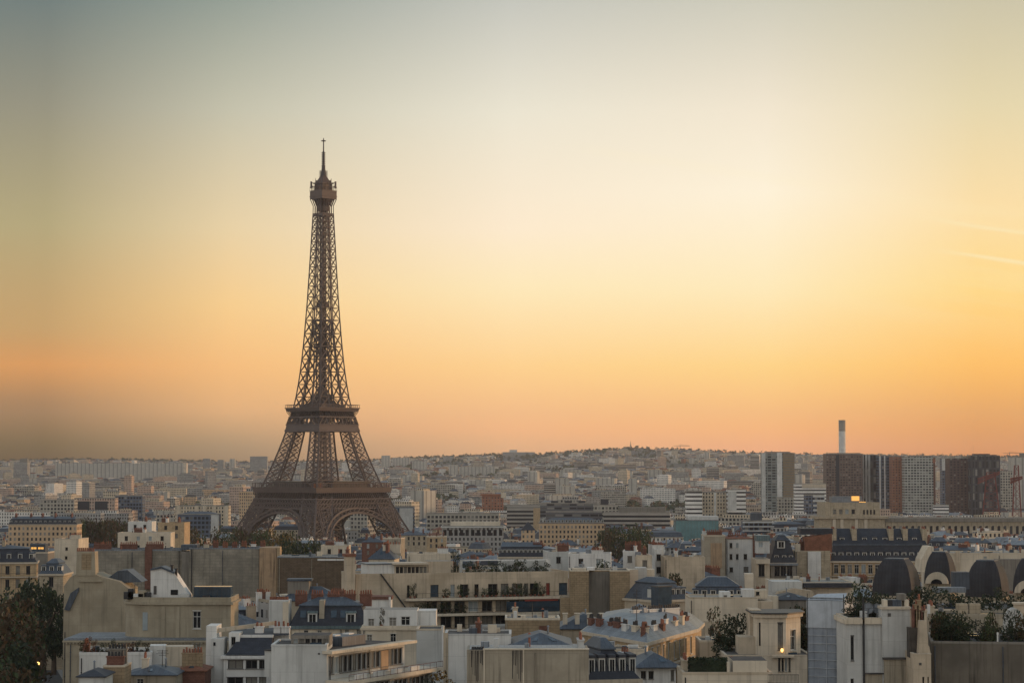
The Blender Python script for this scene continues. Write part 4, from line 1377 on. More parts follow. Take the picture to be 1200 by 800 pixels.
b.pbox('penthouse', 'white', 431, 462, 661, 674, 3, 6, mt='gravel', z0=b.H); b.pbox('penthouse_roof', 'zinc2', 429.5, 463, 659.5, 661, 2.7, 7)
b.pbox('glazed_penthouse', 'cream2', 462, 501, 661, 674, 3, 5, wins=[(464 + 4.6 * i, 467.8 + 4.6 * i, 664, 673, 'dark') for i in range(8)], z0=b.H); b.pbox('awning', 'pale_trim', 461, 503, 659, 661.5, 1.5, 6)
b.pbox('side_penthouse', 'cream', 502, 531, 657, 673, 3.4, 5, mt='gravel', z0=b.H)
b.pbox('open_frame_post', 'white', 539, 542, 656, 672, 2, .5, z0=b.H); b.pbox('open_frame_beam', 'white', 539, 645, 654.5, 657, 2, .5); b.pbox('open_frame_post', 'white', 640, 645, 655, 670, 2, .8, z0=b.H); b.pbox('garden_back_wall', 'greywhite', 590, 645, 656, 671, 4.5, 4, z0=b.H, wins=[(602, 608, 660, 668, 'dark')])
for i in range(20):
    px = 545 + i * 5
    x, _ = b.loc(px, 670, 1.4)
    plant(*b.world(x, 1.2 + .8 * rnd.random(), b.H), rnd.uniform(.7, 1.2), rnd.uniform(1.2, 2.6), ('green', 'dark', 'dark')[i % 3], 'leafy shrub of the roof garden on top of the long terraced block', 'shrubs of the roof garden on the terraced block')
for px in (531.5, 536):
    x, _ = b.loc(px, 670, 1.2); plant(*b.world(x, 1.2, b.H), .6, 4.2, 'dark', 'slim dark cypress on the terraced block roof, one of a pair', 'cypress pair on the terraced block', name='cypress')
for i, px in enumerate([481, 486, 520, 524, 540, 547, 558, 566, 571, 576, 581, 590, 594, 598, 603, 607, 611, 616, 622, 627, 632, 636]):
    x, _ = b.loc(px, 695, -1.2)
    plant(*b.world(x, -1.15, b.H - 4.5), rnd.uniform(.45, .85), rnd.uniform(1.0, 2.3), ('green', 'dark', 'autumn', 'green')[i % 4], 'leafy potted shrub behind the railing of the top balcony, terraced block', 'potted shrubs on the top balcony', True, 'potted_shrub')
for i in range(12):
    x = U(480) + i * 1.0
    plant(*b.world(x, -1.5, b.H - 7.6), rnd.uniform(.6, 1.0), rnd.uniform(1.3, 2.2), ('dark', 'autumn', 'dark')[i % 3], 'bushy shrub at left end of the second balcony of the terraced block', 'shrubs on the second balcony')
b.box('wind_screen', 'blueglass', U(590), U(652), -2.0, -1.9, b.H - 7.55, b.H - 5.4); b.box('folded_awning', 'redcloth', U(612), U(650), -2.2, -1.6, b.H - 5.4, b.H - 5.1)

# brick-beige stepped tower and white stair block
b = Bld(AB, 'tan brick slab tower with a dark recessed middle bay and blank faces', 668, 738, 669, 443, 10)
b.poly = [(0, 0), (b.loc(690, 700)[0], 0), (b.loc(690, 700)[0], 3.2), (b.loc(715, 700)[0], 3.2), (b.loc(715, 700)[0], 0), (b.w, 0), (b.w, 10), (0, 10)]
b.wall('tan')
b.pbox('recess_wall', 'greybeige', 690.3, 714.7, 669.5, 730, 3.0, .18, z0=0); b.flat('tar', .2, pm='cream2')
b.pbox('lower_wing', 'tan', 657, 668, 700, 730, .3, 6, z0=0); b.pbox('lower_step', 'tan', 738, 747, 704, 730, .3, 6, z0=0)
b.pbox('roof_plate', 'cream2', 671, 687, 665.5, 668, 1, 4); b.pbox('roof_plate', 'white', 688, 697, 664.5, 668, 1.5, 3); b.clutter(5)
b = Bld(AB, 'white stepped stair block with loggias right of the tan brick tower', 736, 766, 693, 452, 10, rot=0)
b.wall('white', wins=[(741, 757, 693.5, 703, 'dark'), (751, 755, 714, 720, 'dark'), (760, 762.5, 694, 703, 'dark'), (760, 762.5, 712, 719, 'dark')], kind='dark')
b.pbox('upper_volume', 'cream2', 735, 748, 667, 685, 1, 4, z0=b.H); b.pbox('tall_volume', 'greywhite', 745, 758, 665, 692, 2, 5, z0=b.H); b.pbox('rear_volume', 'cream2', 758, 767, 667, 690, 3, 5, z0=b.H)
b.pbox('sun_canopy', 'pale_trim', 739, 758, 690, 692, -1.2, 2); b.balcony(*(b.loc(741, 700)[0], b.loc(757, 700)[0], -1.0, 0, b.H - 2.0), th=.2); b.flat('tar', .2)
x, _ = b.loc(702, 664, 6)
tr = b
tree(*b.world(b.loc(704, 665, 4)[0], 5, b.H - 1.0), 6.5, 2.6, 'dark', 'dark roof garden tree standing above the tan brick tower', None, 'roof_tree')
for i in range(10):
    plant(*b.world(b.loc(767 + i * 3.1, 680, 9)[0], 10 + i * .4, b.H - 3.5), rnd.uniform(.9, 1.4), rnd.uniform(4.2, 5.6), ('autumn', 'dark')[i % 2], 'bushy shrub of the roof garden right of the white stair block', 'roof garden right of the stair block')

# dark sided dormer row and conservatory
b = Bld('mansard_house', 'grey mansard row of six lucarnes receding right of the white stair block', 768, 806, 703, 435, 10, rot=34)
b.wall('cream', {0: dict(rows=3, pitch=2.3, ww=1.0)})
b.mansard(3.0, 1.7, 1.1, 'zinc', 'zinc', dorm=6, dk='zinc', dw=1.0)
b.box('conservatory', 'blueglass', -1.0, 2.2, -2.2, 0, b.H - 2.5, b.H + 2.6); b.box('conservatory_frame', 'darkframe', -1.1, 2.3, -2.3, 0, b.H + 2.6, b.H + 2.8)
b = Bld('mansard_house', 'wide blue grey zinc roof with grey dormers above the long cream wall', 810, 872, 702, 470, 11, rot=-4)
b.wall('cream2', {0: dict(rows=2)}); b.mansard(2.5, 1.0, 1.9, 'zinc', 'zinc', dorm=6, dk='zinc', dw=1.2, dh=1.6)
b.pbox('cream_chimney', 'cream2', 873, 883, 672, 700, 1, 4, z0=0)
b = Bld(AB, 'long plain cream wall with tiny roof cabins, centre right', 808, 888, 701, 402, 10)
b.wall('cream2'); b.flat('gravel', .25, pm='cream')
b.pbox('roof_cabin', 'white', 844, 856, 693, 701, 2, 3, wins=[(848, 852, 697, 700, 'dark')]); b.pbox('roof_cabin', 'white', 870, 884, 690, 701, 2, 3); b.pbox('roof_cabin', 'cream2', 884, 899, 691, 701, 2.4, 3, wins=[(886, 890, 693, 697, 'dark')])
b.pbox('lower_wall', 'cream', 826, 850, 728, 750, -1.5, 3, z0=b.H - 10); b.pbox('end_step', 'cream', 888, 906, 704, 730, .5, 6, z0=0)
b.pbox('door', 'darkframe', 832, 836, 733, 745, -1.6, .15)

# white party wall, sooty chimney wall and blue roofs, bottom centre
b = Bld(AB, 'white blank party wall behind the soot streaked wall, bottom centre', 521, 599, 744, 302, 8, rot=0)
b.wall('white'); b.flat('tar', .2, pm='greywhite')
b.pbox('wall_edge', 'cream', 519.5, 525, 741, 800, -.12, .3, z0=0)
b.clutter(4)
b = Bld(AB, 'wide beige wall with two black soot streaks below its chimney pots', 547, 690, 761, 268, 7)
b.wall('beige')
b.flat('zinc2', .0)
for a, c in ((551.5, 567), (600, 613)):
    x0, zz = b.loc(a, 790, 0); x1, _ = b.loc(c, 790, 0)
    for i in range(7):
        u = x0 + (x1 - x0) * (i + .1) / 7; w = (x1 - x0) / 7 * rnd.uniform(.35, .9); h = rnd.uniform(1.3, 3.6)
        mb = MB(); mb.face([(u, -.012, b.H - .05), (u, -.012, b.H - h), (u + w * .6, -.012, b.H - h * 1.05), (u + w, -.012, b.H - .05)]); mb.build('soot_streak', M['sooty'], b.root)
for i in range(5):
    x, z = b.loc(554 + i * 3, 761, .6); mb = MB(); mb.cyl(0, 0, 0, .38, .16, .13, 6); mb.build('chimney_pot', M['iron'], b.root).location = (x, .6, z)
b.pbox('coping', 'cream2', 566, 690.5, 759.6, 761, -.1, 1.0)
for px in (566.5, 612.5): b.pbox('wall_rib', 'cream2', px, px + 1.6, 761, 800, -.1, .2, z0=0)
b = Bld('zinc_roofed_house', 'blue zinc hipped roof with a small open skylight behind the sooty wall', 599, 668, 757, 300, 13)
b.wall('beige'); b.hip(1.5, 'zinc', over=.4)
b.pbox('skylight_cabin', 'white', 664, 676, 755, 762, 1.5, 2, mt='zinc2', wins=[(667, 674, 757.5, 761, 'dark')]); b.pbox('gutter', 'zinc2', 598, 672, 757, 759, -.5, .4)
b = Bld(AB, 'small tan rooftop block with dark stovepipes behind the blue zinc roof', 592, 656, 726, 348, 8)
b.wall('tan'); b.flat('gravel', .3, pm='cream2'); b.clutter(6)
b.pbox('pipe_cluster', 'brick', 632, 642, 733, 738, -.3, .4)
b.chimney(1.5, 5, .8, 1.5, 1.5, pots=2); b.antenna(b.w * .5, 3, b.H, 2.5)
b = Bld('zinc_roofed_house', 'grey zinc hip roof with three cream chimneys, right of the tan rooftop block', 655, 715, 737, 362, 12)
b.wall('cream'); b.hip(2.2, 'zinc', k=.2)
for i in range(4): b.chimney(1.0 + i * 1.9, 1.5, .7, 1.1, 2.3, pots=0, m='cream2')
b = Bld('mansard_house', 'steep dark roof striped by four dormers, bottom centre right', 689, 749, 796, 276, 12, rot=14)
b.wall('warm', {0: dict(rows=2)}); b.mansard(3.3, 2.4, 1.3, 'slate', 'zinc', dorm=5, dk='slate', dw=.8, dh=2.2)
b.chimney(b.w * .96, 5, .7, 3, 2.6, pots=3, m='white')
b = Bld('zinc_roofed_house', 'little white house under a blue lean-to roof, bottom centre right', 749, 792, 782, 292, 8, rot=6)
b.wall('white', wins=[(751, 757, 786, 795, 'dark'), (760, 766, 786, 795, 'dark'), (786, 790, 785, 797, 'dark')]); b.hip(1.7, 'zinc', over=.8)

# corner house with curved zinc roof and long rows of pots
Yc = 322
X0 = ray(762, 752)[0] * Yc; Zc = CAMZ + ray(762, 752)[1] * Yc
Pw = [(X0 - .5, Yc), (ray(815, 737)[0] * 349, 349), (ray(822, 737)[0] * 362, 362), (ray(700, 737)[0] * 366, 366), (ray(684, 738)[0] * 344, 344)]
g0 = G(X0, Yc) - .6
b = Bld('corner_house', 'wedge shaped honey corner house with pale zinc roof ringed by dark chimney pots', at=(X0, Yc, g0, 27, Zc - g0), d=20, foot=[(p[0] - X0, p[1] - Yc) for p in Pw])
b.wall('warm', {0: dict(rows=2, n=8, ww=1.15, wh=2.5, floor=4.2, head=1.0, margin=1.2), 4: dict(rows=3, n=6, ww=1.1, wh=2.0, head=1.1)}, kind='shut')
b.band(b.H - .5, b.H, .5, 'pale_trim'); b.band(b.H - 4.3, b.H - 3.9, .9, 'pale_trim', 'balcony')
mb = MB()
cx, cy = sum(p[0] for p in b.poly) / 5, sum(p[1] for p in b.poly) / 5
A = offset(b.poly, .3); B = [(cx + (p[0] - cx) * .8, cy + (p[1] - cy) * .8) for p in b.poly]; C = [(cx + (p[0] - cx) * .4, cy + (p[1] - cy) * .4) for p in b.poly]
for i in range(5):
    j = (i + 1) % 5
    mb.face([(*A[i], b.H), (*A[j], b.H), (*B[j], b.H + 1.7), (*B[i], b.H + 1.7)]); mb.face([(*B[i], b.H + 1.7), (*B[j], b.H + 1.7), (*C[j], b.H + 2.6), (*C[i], b.H + 2.6)])
mb.face([(*c, b.H + 2.6) for c in C]); mb.build('roof', M['zinc2'], b.root)
for e in (0, 4):
    a, c = Vector(b.poly[e]), Vector(b.poly[(e + 1) % 5])
    for i in range(7):
        p = a + (c - a) * ((i + .6) / 7.4) + (Vector((cx, cy)) - (a + c) / 2).normalized() * 2.2
        b.chimney(p.x + rnd.uniform(-.4, .4), p.y + rnd.uniform(-.4, .4), rnd.uniform(1.1, 2.4), .6, rnd.uniform(.25, .9), z=b.H + 1.2, pots=rnd.randint(3, 6), m=rnd.choice(['white', 'cream2', 'brick']), a=atan2((c - a).y, (c - a).x), potm=rnd.choice(['pot', 'iron', 'iron']))
for i in range(3): b.chimney(cx - 1 + i * 2.5, cy + i * 2 - 3, 3.0, .6, .7, z=b.H + 2.2, pots=7, m='white', potm='iron', a=.7)
mb = MB(); mb.cyl(0, 0, 0, 1.0, 1.5, 1.2, 12); mb.cyl(0, 0, 1.0, 1.6, 1.2, .1, 12); mb.build('glass_lantern', M['zinc2'], b.root).location = (cx - 1, cy - 2, b.H + 2.3)
b.antenna(-1.5, 7, b.H + 1, 6)
for f in (.2, .5): b.box('roof_hatch', 'zinc', cx - 2 + f * 6, cx - .5 + f * 6, cy - 1, cy + 1, b.H + 2.4, b.H + 3.1)
b = Bld('white_roof_terrace_house', 'cream parapet house with small square window in front of the wedge corner house', 700, 757, 762, 306, 6, rot=-6)
b.wall('cream2', wins=[(724, 734, 766, 772, 'dark')]); b.flat('tar', .3)
b.clutter(5)

# round cornered penthouse with its lit lamp and dark plants
b = Bld(AB, 'cream block with a tall angular penthouse, slit windows and one glowing lamp', 850, 951, 768, 318, 13)
b.wall('cream2', wins=[(912, 914.5, 771, 786, 'dark'), (916, 918.5, 771, 786, 'dark'), (920, 922.5, 771, 786, 'dark'), (924, 926.5, 771, 786, 'dark'), (935, 944.5, 766.5, 789.5, 'casement')], kind='dark')
b.flat('tar', .15)
x0 = b.loc(886, 740, 1)[0]; x1 = b.loc(921, 740, 1)[0]; x2 = b.loc(938, 740, 4)[0]; zt = b.loc(900, 719, 1)[1]
up = [(x0, 1.9), (x0 + .9, 1), (x1, 1), (x2, 4.0), (x2, 9), (x0, 9)]
mb = MB()
for i in range(6):
    a, c = up[i], up[(i + 1) % 6]
    ops = []
    if i == 1: ops = b.pxops([(911.5, 917.5, 730, 760.5, 'dark')], 1, a[0])
    if i == 2: ops = [(1.2, 2.6, b.H + .6, b.H + 3.4, 'casement')]
    b.facade(mb, a, c, b.H, zt, ops, .3, 0, 'dark')
mb.face([(*p, zt) for p in up]); mb.build('penthouse', M['cream2'], b.root)
b.band(zt - .5, zt, .35, 'pale_trim', 'cornice', up); b.band(zt, zt + .18, .6, 'iron', 'flat_roof', up)
b.pbox('corner_slit', 'glass', 889.5, 892.5, 729, 756, 1.25, .3)
b.pbox('rear_volume', 'cream', 879, 892, 714, 752, 5, 5, z0=b.H); b.pbox('front_beam', 'pale_trim', 905, 931, 767.5, 770, -.7, .7)
b.pbox('lower_wing', 'cream', 866, 890, 746, 769, 2, 5, z0=b.H)
mb = MB(); mb.cyl(0, 0, -.2, 0, .05, .18, 8); mb.cyl(0, 0, 0, .3, .2, .14, 8)
lo = tag(empty('wall_lamp', b.world(b.loc(916.5, 763, .7)[0], .75, b.loc(916.5, 762, .7)[1])), 'small glowing yellow wall lamp beside the penthouse slit window', 'lamp')
link('lamp_globe', mb.mesh('lamp_globe', M['lamp']), lo)
mb = MB(); mb.box(-.05, .05, 0, .3, -.25, -.2); link('bracket', mb.mesh('bracket', M['iron']), lo)
for i, (px, py, k, r, h) in enumerate([(839, 716, 'autumn', 1.3, 4), (846, 731, 'dark', 1.5, 3), (853, 724, 'dark', 1.6, 3.2), (861, 727, 'dark', 1.7, 3.4), (868, 724, 'dark', 1.9, 4), (851, 745, 'dark', 1.7, 3), (859, 750, 'dark', 1.8, 2.6), (868, 748, 'dark', 1.5, 2.5), (846, 757, 'dark', 1.5, 2.2), (855, 760, 'dark', 1.4, 2)]):
    X, Z = ray(px, py); Yp = 332 - i * .8
    plant(X * Yp, Yp, CAMZ + Z * Yp - h, r, h, k, 'dark evergreen bush massed on the terrace left of the angular penthouse' if k == 'dark' else 'thin brown shrub rising from the terrace left of the angular penthouse', 'terrace bushes left of the penthouse' if k == 'dark' else None)
for i in range(7):
    X, Z = ray(932 + i * 2.6, 716 + (i * 37 % 9)); Yp = 330
    plant(X * Yp, Yp, CAMZ + Z * Yp - 4.5, 1.2, 4.6, ('dark', 'autumn')[i % 3 == 1], 'climbing shrub between the penthouse and the wrapped scaffold', 'shrubs between penthouse and scaffold')
b = Bld(AB, 'cream plank terrace under the dark bushes, left of the angular penthouse', 820, 866, 752, 335, 8)
b.wall('cream', wins=[(832, 838, 734, 745, 'dark')][:0]); b.flat('tar', .3, pm='cream2'); b.pbox('chimney', 'cream2', 838, 848, 742, 760, -.4, 1.5)
b = Bld('white_roof_terrace_house', 'pale cream parapet house with a boxy dark hedge at its edge', 800, 905, 790, 268, 9, rot=0)
b.wall('cream2'); b.flat('tar', .3, pm='cream')
b.pbox('raised_block', 'cream2', 859, 899, 773.5, 800, .2, 6, z0=0, mt='tar'); b.pbox('hedge_post', 'cream2', 852, 855, 775, 790, .3, .5)
x0, z0 = b.loc(808, 790, .4); x1, z1 = b.loc(852, 772, .4)
hedge('clipped_hedge', 'clipped dark hedge on the parapet of the pale house, bottom right', b.world(x0, .6)[:2], b.world(x1, .6)[:2], 1.6, b.g + b.H, b.g + z1, 'dark')
b.balcony(b.loc(899, 795, 0)[0], b.loc(935, 795, 0)[0], -.8, 1.2, b.H - .9)

# scaffold wrapped shaft
b = Bld('wrapped_scaffold', 'tall chimney shaft wrapped in pale grey scaffold sheeting', 946.5, 989, 703, 300, 4, rot=-25, cat='scaffold')
b.wall('sheet2', name='netting')
zs = b.loc(960, 735)[1]
b.band(zs, b.H + .02, .12, 'sheet', 'upper_sheet')
for i in range(7): b.box('batten', 'sheet', -.06, b.w + .06, -.1, -.02, zs - 1 - i * 1.05, zs - .92 - i * 1.05)
b.box('vertical_seam', 'sheet', b.w * .5, b.w * .5 + .1, -.08, -.01, 0, zs); b.box('top_cover', 'zinc2', .2, b.w - .2, .2, 3.8, b.H, b.H + .4)
mb = MB(); mb.face([(-.1, -.1, b.H + .1), (b.w + .1, -.1, b.H + .1), (b.w * .9, 3, b.H + .9), (.4, 3, b.H + .7)]); mb.build('tarpaulin', M['sheet'], b.root)
for x in (.0, b.w): 
    mb = MB(); mb.cyl(x, -.15, 0, b.H + .9, .05, .05, 6); mb.build('scaffold_pole', M['iron'], b.root)

# white tower block with chimney
b = Bld(AB, 'white rendered tower house with cornice, slit windows and a boxy chimney top', 992, 1036, 725, 289, 9)
b.wall('greywhite', wins=[(997, 1000.5, 745, 773, 'dark'), (997, 1000.5, 795, 806, 'dark')], kind='dark')
b.band(b.H - .6, b.H, .3, 'cream2'); b.flat('tar', .2)
b.pbox('chimney_block', 'greywhite', 1034, 1066, 712, 773, -.35, 4.5, z0=b.H - 12)
b.pbox('chimney_cornice', 'pale_trim', 1032.5, 1067.5, 710.5, 713.5, -.6, 5)
b.pbox('chimney_side', 'cream2', 1063, 1068, 713, 773, -.2, 4.4, z0=b.H - 12)
for px, w, m_ in ((1036, 4, 'cream2'), (1041, 5, 'iron'), (1046, 5, 'zinc'), (1051.5, 5, 'zinc'), (1060, 5, 'cream2')): b.pbox('chimney_vent', m_, px, px + w, 702.5, 711, .3, 2)
b.pbox('chimney_cowl', 'greybeige', 1053.5, 1062, 695.5, 703, .6, 2)
b.pbox('vent_hole', 'darkframe', 1040.5, 1044, 718, 722, -.42, .1)
b.pbox('beige_base', 'beige', 1036.5, 1070, 772, 800, -.7, 5, z0=0); b.pbox('base_coping', 'tar', 1035, 1067, 770, 772.3, -.95, 5); b.pbox('lower_ledge', 'tar', 1014, 1036, 788, 789.5, -.5, .6); b.pbox('lower_beige', 'beige', 1014, 1037, 789.5, 800, -.25, .4, z0=0)
b.pbox('drain_pipe', 'iron', 1011.5, 1013, 700, 800, -.3, .2)
mb = MB()
for i in range(9):
    t = 2 * pi * i / 8; mb.beam((.6 * cos(t), 0, .6 * sin(t)), (.6 * cos(t + pi / 4), 0, .6 * sin(t + pi / 4)), .06)
mb.face([(.55 * cos(2 * pi * i / 12), .05 - .2 * 0, .55 * sin(2 * pi * i / 12)) for i in range(12)])
mb.beam((0, 0, -1.2), (0, 0, 0), .08)
for px, k in ((1018, 1.2), (1028, 1)):
    x, z = b.loc(px, 708, 2); link('satellite_dish', bpy.data.meshes.get('satellite_dish') or mb.mesh('satellite_dish', M['zinc2']), b.root, (x, 2.5, b.H + 1.2), -.4, (k, k, k))
for i in range(9):
    x, _ = b.loc(995 + i * 4.4, 720, 3); plant(*b.world(x, 3.5 + (i % 3), b.H), rnd.uniform(.7, 1.1), rnd.uniform(1, 2.6), 'dark', 'dark shrub on the roof terrace of the white tower house', 'shrubs on the white tower house terrace')
b = Bld('chimney_house', 'cream house with a bottle shaped chimney right of the white tower house', 1070, 1091, 766, 283, 6)
b.wall('cream', wins=[(1081, 1083, 793, 803, 'dark'), (1087, 1088.4, 793, 803, 'dark')], kind='dark'); b.flat('tar', .1)
b.ppoly('bottle_chimney', 'cream', [(1076, 767), (1091, 767), (1089, 757), (1087.5, 755), (1086, 727), (1078, 727)], .8, 1.6)
b.pbox('stained_flue', 'sooty', 1066, 1076, 735, 770, 2.0, 2)
for i in range(5): b.chimney(b.w * (.25 + .15 * i), 2.5, .5, .5, 5 + rnd.random() * 1.4, pots=1, m=rnd.choice(['brick', 'tan', 'cream']))
b.pbox('vent_hole', 'darkframe', 1077, 1080, 776, 779, -.05, .1)

# long garden wall at bottom right with a planted terrace on top
b = Bld(AB, 'long plain beige wall at bottom right under a dark planted terrace', 1091, 1240, 753, 286, 16, rot=-9)
b.wall('vignettewall'); b.flat('tar', .25, pm='greybeige')
for i in range(46):
    u = rnd.uniform(.5, b.w - .5); v = rnd.uniform(1, 9)
    k = rnd.choice(['dark', 'dark', 'dark', 'autumn', 'green'])
    plant(*b.world(u, v, b.H), rnd.uniform(.8, 1.5), rnd.uniform(1.4, 3.4), k, {'dark': 'dark evergreen shrub in the terrace garden above the long beige wall', 'autumn': 'brown autumn shrub in the terrace garden above the long beige wall', 'green': 'green shrub in the terrace garden above the long beige wall'}[k], {'dark': 'dark terrace shrubs', 'autumn': 'brown terrace shrubs', 'green': 'green terrace shrubs'}[k] + ' above the beige wall')
mb = MB(); mb.box(-.08, .08, -.08, .08, 0, 1.1); mb.cyl(0, 0, 1.1, 1.35, .14, .1, 8)
for px in (1169,):
    x, _ = b.loc(px, 752, 1); o = mb.build('garden_bollard', M['white'], None); o.location = b.world(x, .8, b.H); tag(o, 'short white post standing among the dark terrace shrubs', 'post')
b = Bld(AB, 'cream garden house with small gables and dark openings behind the terrace shrubs', 1088, 1190, 722, 330, 8, rot=-5)
b.wall('beige', wins=[(1092, 1098, 727, 738, 'dark'), (1117, 1123, 727, 738, 'dark'), (1160, 1168, 728, 738, 'dark')], kind='dark'); b.flat('tar', .4, pm='beige')
for px in (1123, 1162):
    x, z = b.loc(px, 728, -.3); mb = MB(); mb.xprism([(x - 1, z - 1), (x + 1, z - 1), (x, z + .5)], -.35, .3); mb.build('small_gable', M['beige'], b.root)
for px in (1121, 1136): b.pbox('chimney', 'stone', px, px + 13, 707, 722, 2, 1.2)
b.pbox('post', 'white', 1087, 1090, 708, 722, .5, .5)
b = Bld('dormer_house', 'pale rounded dormer with a cream chimney behind the terrace garden, right edge', 1176, 1215, 741, 306, 5, rot=-8)
b.wall('greywhite'); b.flat('zinc2', 0)
x0, z0 = b.loc(1177, 741, .2); x1, _ = b.loc(1202, 741, .2); cxm = (x0 + x1) / 2; rr_ = (x1 - x0) / 2
mb = MB(); mb.xprism([(cxm + rr_ * cos(t), z0 + 3.2 * sin(t) ** .8) for t in [pi * i / 12 for i in range(13)]], .2, 3.5); mb.build('curved_gable', M['greywhite'], b.root)
b.pbox('chimney', 'cream', 1189, 1205, 707, 722, 1.5, 2); b.pbox('chimney_cap', 'pale_trim', 1187.5, 1206, 706, 708, 1.3, 2.4); b.pbox('white_post', 'white', 1181, 1186, 713, 722, 2, .6)

# domed pavilions
PROF = [(1.0, 0), (0.995, .14), (.97, .32), (.915, .5), (.83, .67), (.71, .83), (.57, .95), (.48, 1.0)]


def dome(b, cx, cy, R, z0, h, arch=None):
    mb = MB()
    for (r0, a0), (r1, a1) in zip(PROF, PROF[1:]):
        for k in range(4):
            c = [(-1, -1), (1, -1), (1, 1), (-1, 1)]
            p, q = c[k], c[(k + 1) % 4]
            mb.face([(cx + p[0] * R * r0, cy + p[1] * R * r0, z0 + h * a0), (cx + q[0] * R * r0, cy + q[1] * R * r0, z0 + h * a0), (cx + q[0] * R * r1, cy + q[1] * R * r1, z0 + h * a1), (cx + p[0] * R * r1, cy + p[1] * R * r1, z0 + h * a1)], 0)
    t = R * .46
    mb.face([(cx - t, cy - t, z0 + h), (cx + t, cy - t, z0 + h), (cx + t, cy + t, z0 + h), (cx - t, cy + t, z0 + h)], 1)
    mb.box(cx - t * 1.1, cx + t * 1.1, cy - t * 1.1, cy + t * 1.1, z0 + h - .25, z0 + h + .12, 1)
    dm = mb.build('dome', [M['dome'], M['zinc']], b.root)
    if arch:
        mb = MB(); r = R * .86
        mb.xprism([(cx + r * cos(a), z0 + r * 1.0 * sin(a)) for a in [pi * i / 14 for i in range(15)]], cy - R - .7, cy - R + 2.5)
        link('arched_dormer', mb.mesh('arched_dormer', M['cream2']), dm)
        mb = MB(); r *= .5
        mb.xprism([(cx + r * cos(a), z0 + r * .8 * sin(a)) for a in [pi * i / 14 for i in range(15)]], cy - R - .75, cy - R - .6)
        link('pane', mb.mesh('pane', M['glass']), dm)


M['dome'] = mat('dark_lead_roofing', (0.05, 0.05, 0.056), rough=0.55, var=0.2, scale=0.6, metal=0.0, spec=0.08, blocks=(0.6, 8, 0.03))
for nm, px0, px1, ytop, ybase, Yd, arch, lab in (('domed_pavilion', 1022, 1068, 655, 697, 432, False, 'dark square dome with sunset lit right face, leftmost of the four domes'), ('domed_pavilion', 1083, 1114, 647, 683, 455, True, 'dark square dome with cream arched dormer, second of the domes from left'), ('domed_pavilion', 1131, 1174, 657, 699, 420, False, 'large dark square dome with sunset lit face, third of the domes from left'), ('domed_pavilion', 1187, 1222, 655, 694, 440, True, 'dark dome with arched dormer cut by the right edge of the photo')):
    b = Bld(nm, lab, px0, px1, ybase, Yd, 0, rot=-24)
    R = b.w / 2
    b.d = b.w; b.poly = [(0, 0), (b.w, 0), (b.w, b.w), (0, b.w)]
    b.wall('stone'); dome(b, R, R, R, b.H, (ybase - ytop) * Yd / F, arch)
for i, (px, py, Yd, k, r, h) in enumerate([(1008, 684, 415, 'green', 1.5, 5), (1015, 692, 405, 'dark', 2, 5), (1070, 696, 400, 'dark', 2.4, 4), (1080, 691, 400, 'dark', 2.4, 4), (1090, 690, 400, 'dark', 2.2, 4), (1100, 694, 395, 'dark', 2.4, 4), (1110, 697, 395, 'dark', 2.4, 4), (1120, 699, 390, 'dark', 2.2, 4), (1132, 702, 390, 'dark', 2.2, 4), (1145, 704, 385, 'dark', 2.2, 4), (1158, 701, 385, 'dark', 2.2, 4), (1168, 692, 390, 'dark', 1.8, 4), (1176, 700, 385, 'dark', 2, 4), (1190, 702, 385, 'dark', 2, 4), (1200, 700, 385, 'dark', 2, 4), (1060, 700, 400, 'dark', 2.2, 4), (1048, 700, 400, 'dark', 2.2, 4), (1036, 700, 400, 'dark', 2.2, 4), (1024, 698, 400, 'dark', 2.2, 4)]):
    X, Z = ray(px, py)
    plant(X * Yd, Yd, CAMZ + Z * Yd - h, r, h, k, 'black green hedge clump in front of the square domes' if k == 'dark' else 'thin green treetop left of the square domes', 'hedge clumps before the domes' if k == 'dark' else None)
b = Bld(AB, 'low dark terrace house carrying the hedges below the square domes', 1005, 1215, 716, 386, 22)
b.wall('greybeige'); b.flat('tar', .4)
b.pbox('zinc_walkway', 'zinc2', 1095, 1132, 688, 694, 18, 3); b.pbox('zinc_walkway', 'zinc', 1118, 1136, 670, 690, 26, 3)

# ------------------------------------------------------------------ second row, centre right
b = Bld(AB, 'blank beige party wall beside the white house with small windows', 826, 850, 628, 615, 12)
b.wall('beige'); b.flat('tar', .3); b.pbox('plaster_patch', 'rust', 833, 846, 636, 665, -.12, .2)
b.chimney(b.w * .5, 2, 4, .7, 1, pots=8, m='brick')
b = Bld(AB, 'white house with three rows of small windows and a red pot roofline', 851, 883, 631, 620, 12)
b.wall('white', wins=[(855, 858.2, 636, 641.5), (862.5, 865.5, 636, 641.5), (855, 858.2, 649, 655), (862.5, 865.5, 649, 655), (871.5, 875.5, 649, 655), (855, 859, 664.5, 670), (871.5, 877, 664, 670)], kind='dark', rev=.2)
b.hip(1.0, 'tile'); b.pbox('brick_flue', 'brick', 882.5, 885, 627, 675, -.4, 1, z0=b.H - 10)
for i in range(3): b.chimney(1.5 + 1.8 * i, 3, 1.5, .6, .8, pots=3, m='brick')
b = Bld('mansard_house', 'narrow white fronted house with pale dormer cabin, left of the dark mansard', 885.5, 902, 656, 600, 11)
b.wall('cream', wins=[(889, 896, 661, 675, 'dark')], kind='dark'); b.pbox('attic_cabin', 'greywhite', 886.5, 902, 633, 648, .3, 4, wins=[(889, 894, 634.5, 641, 'dark')]); b.pbox('cabin_roof', 'zincgreen', 886, 902.5, 627, 633.5, .1, 5); b.flat('slate', .3); b.box('balcony_wall', 'pale_trim', 0, b.w, -.8, -.6, b.H - .9, b.H + .3)
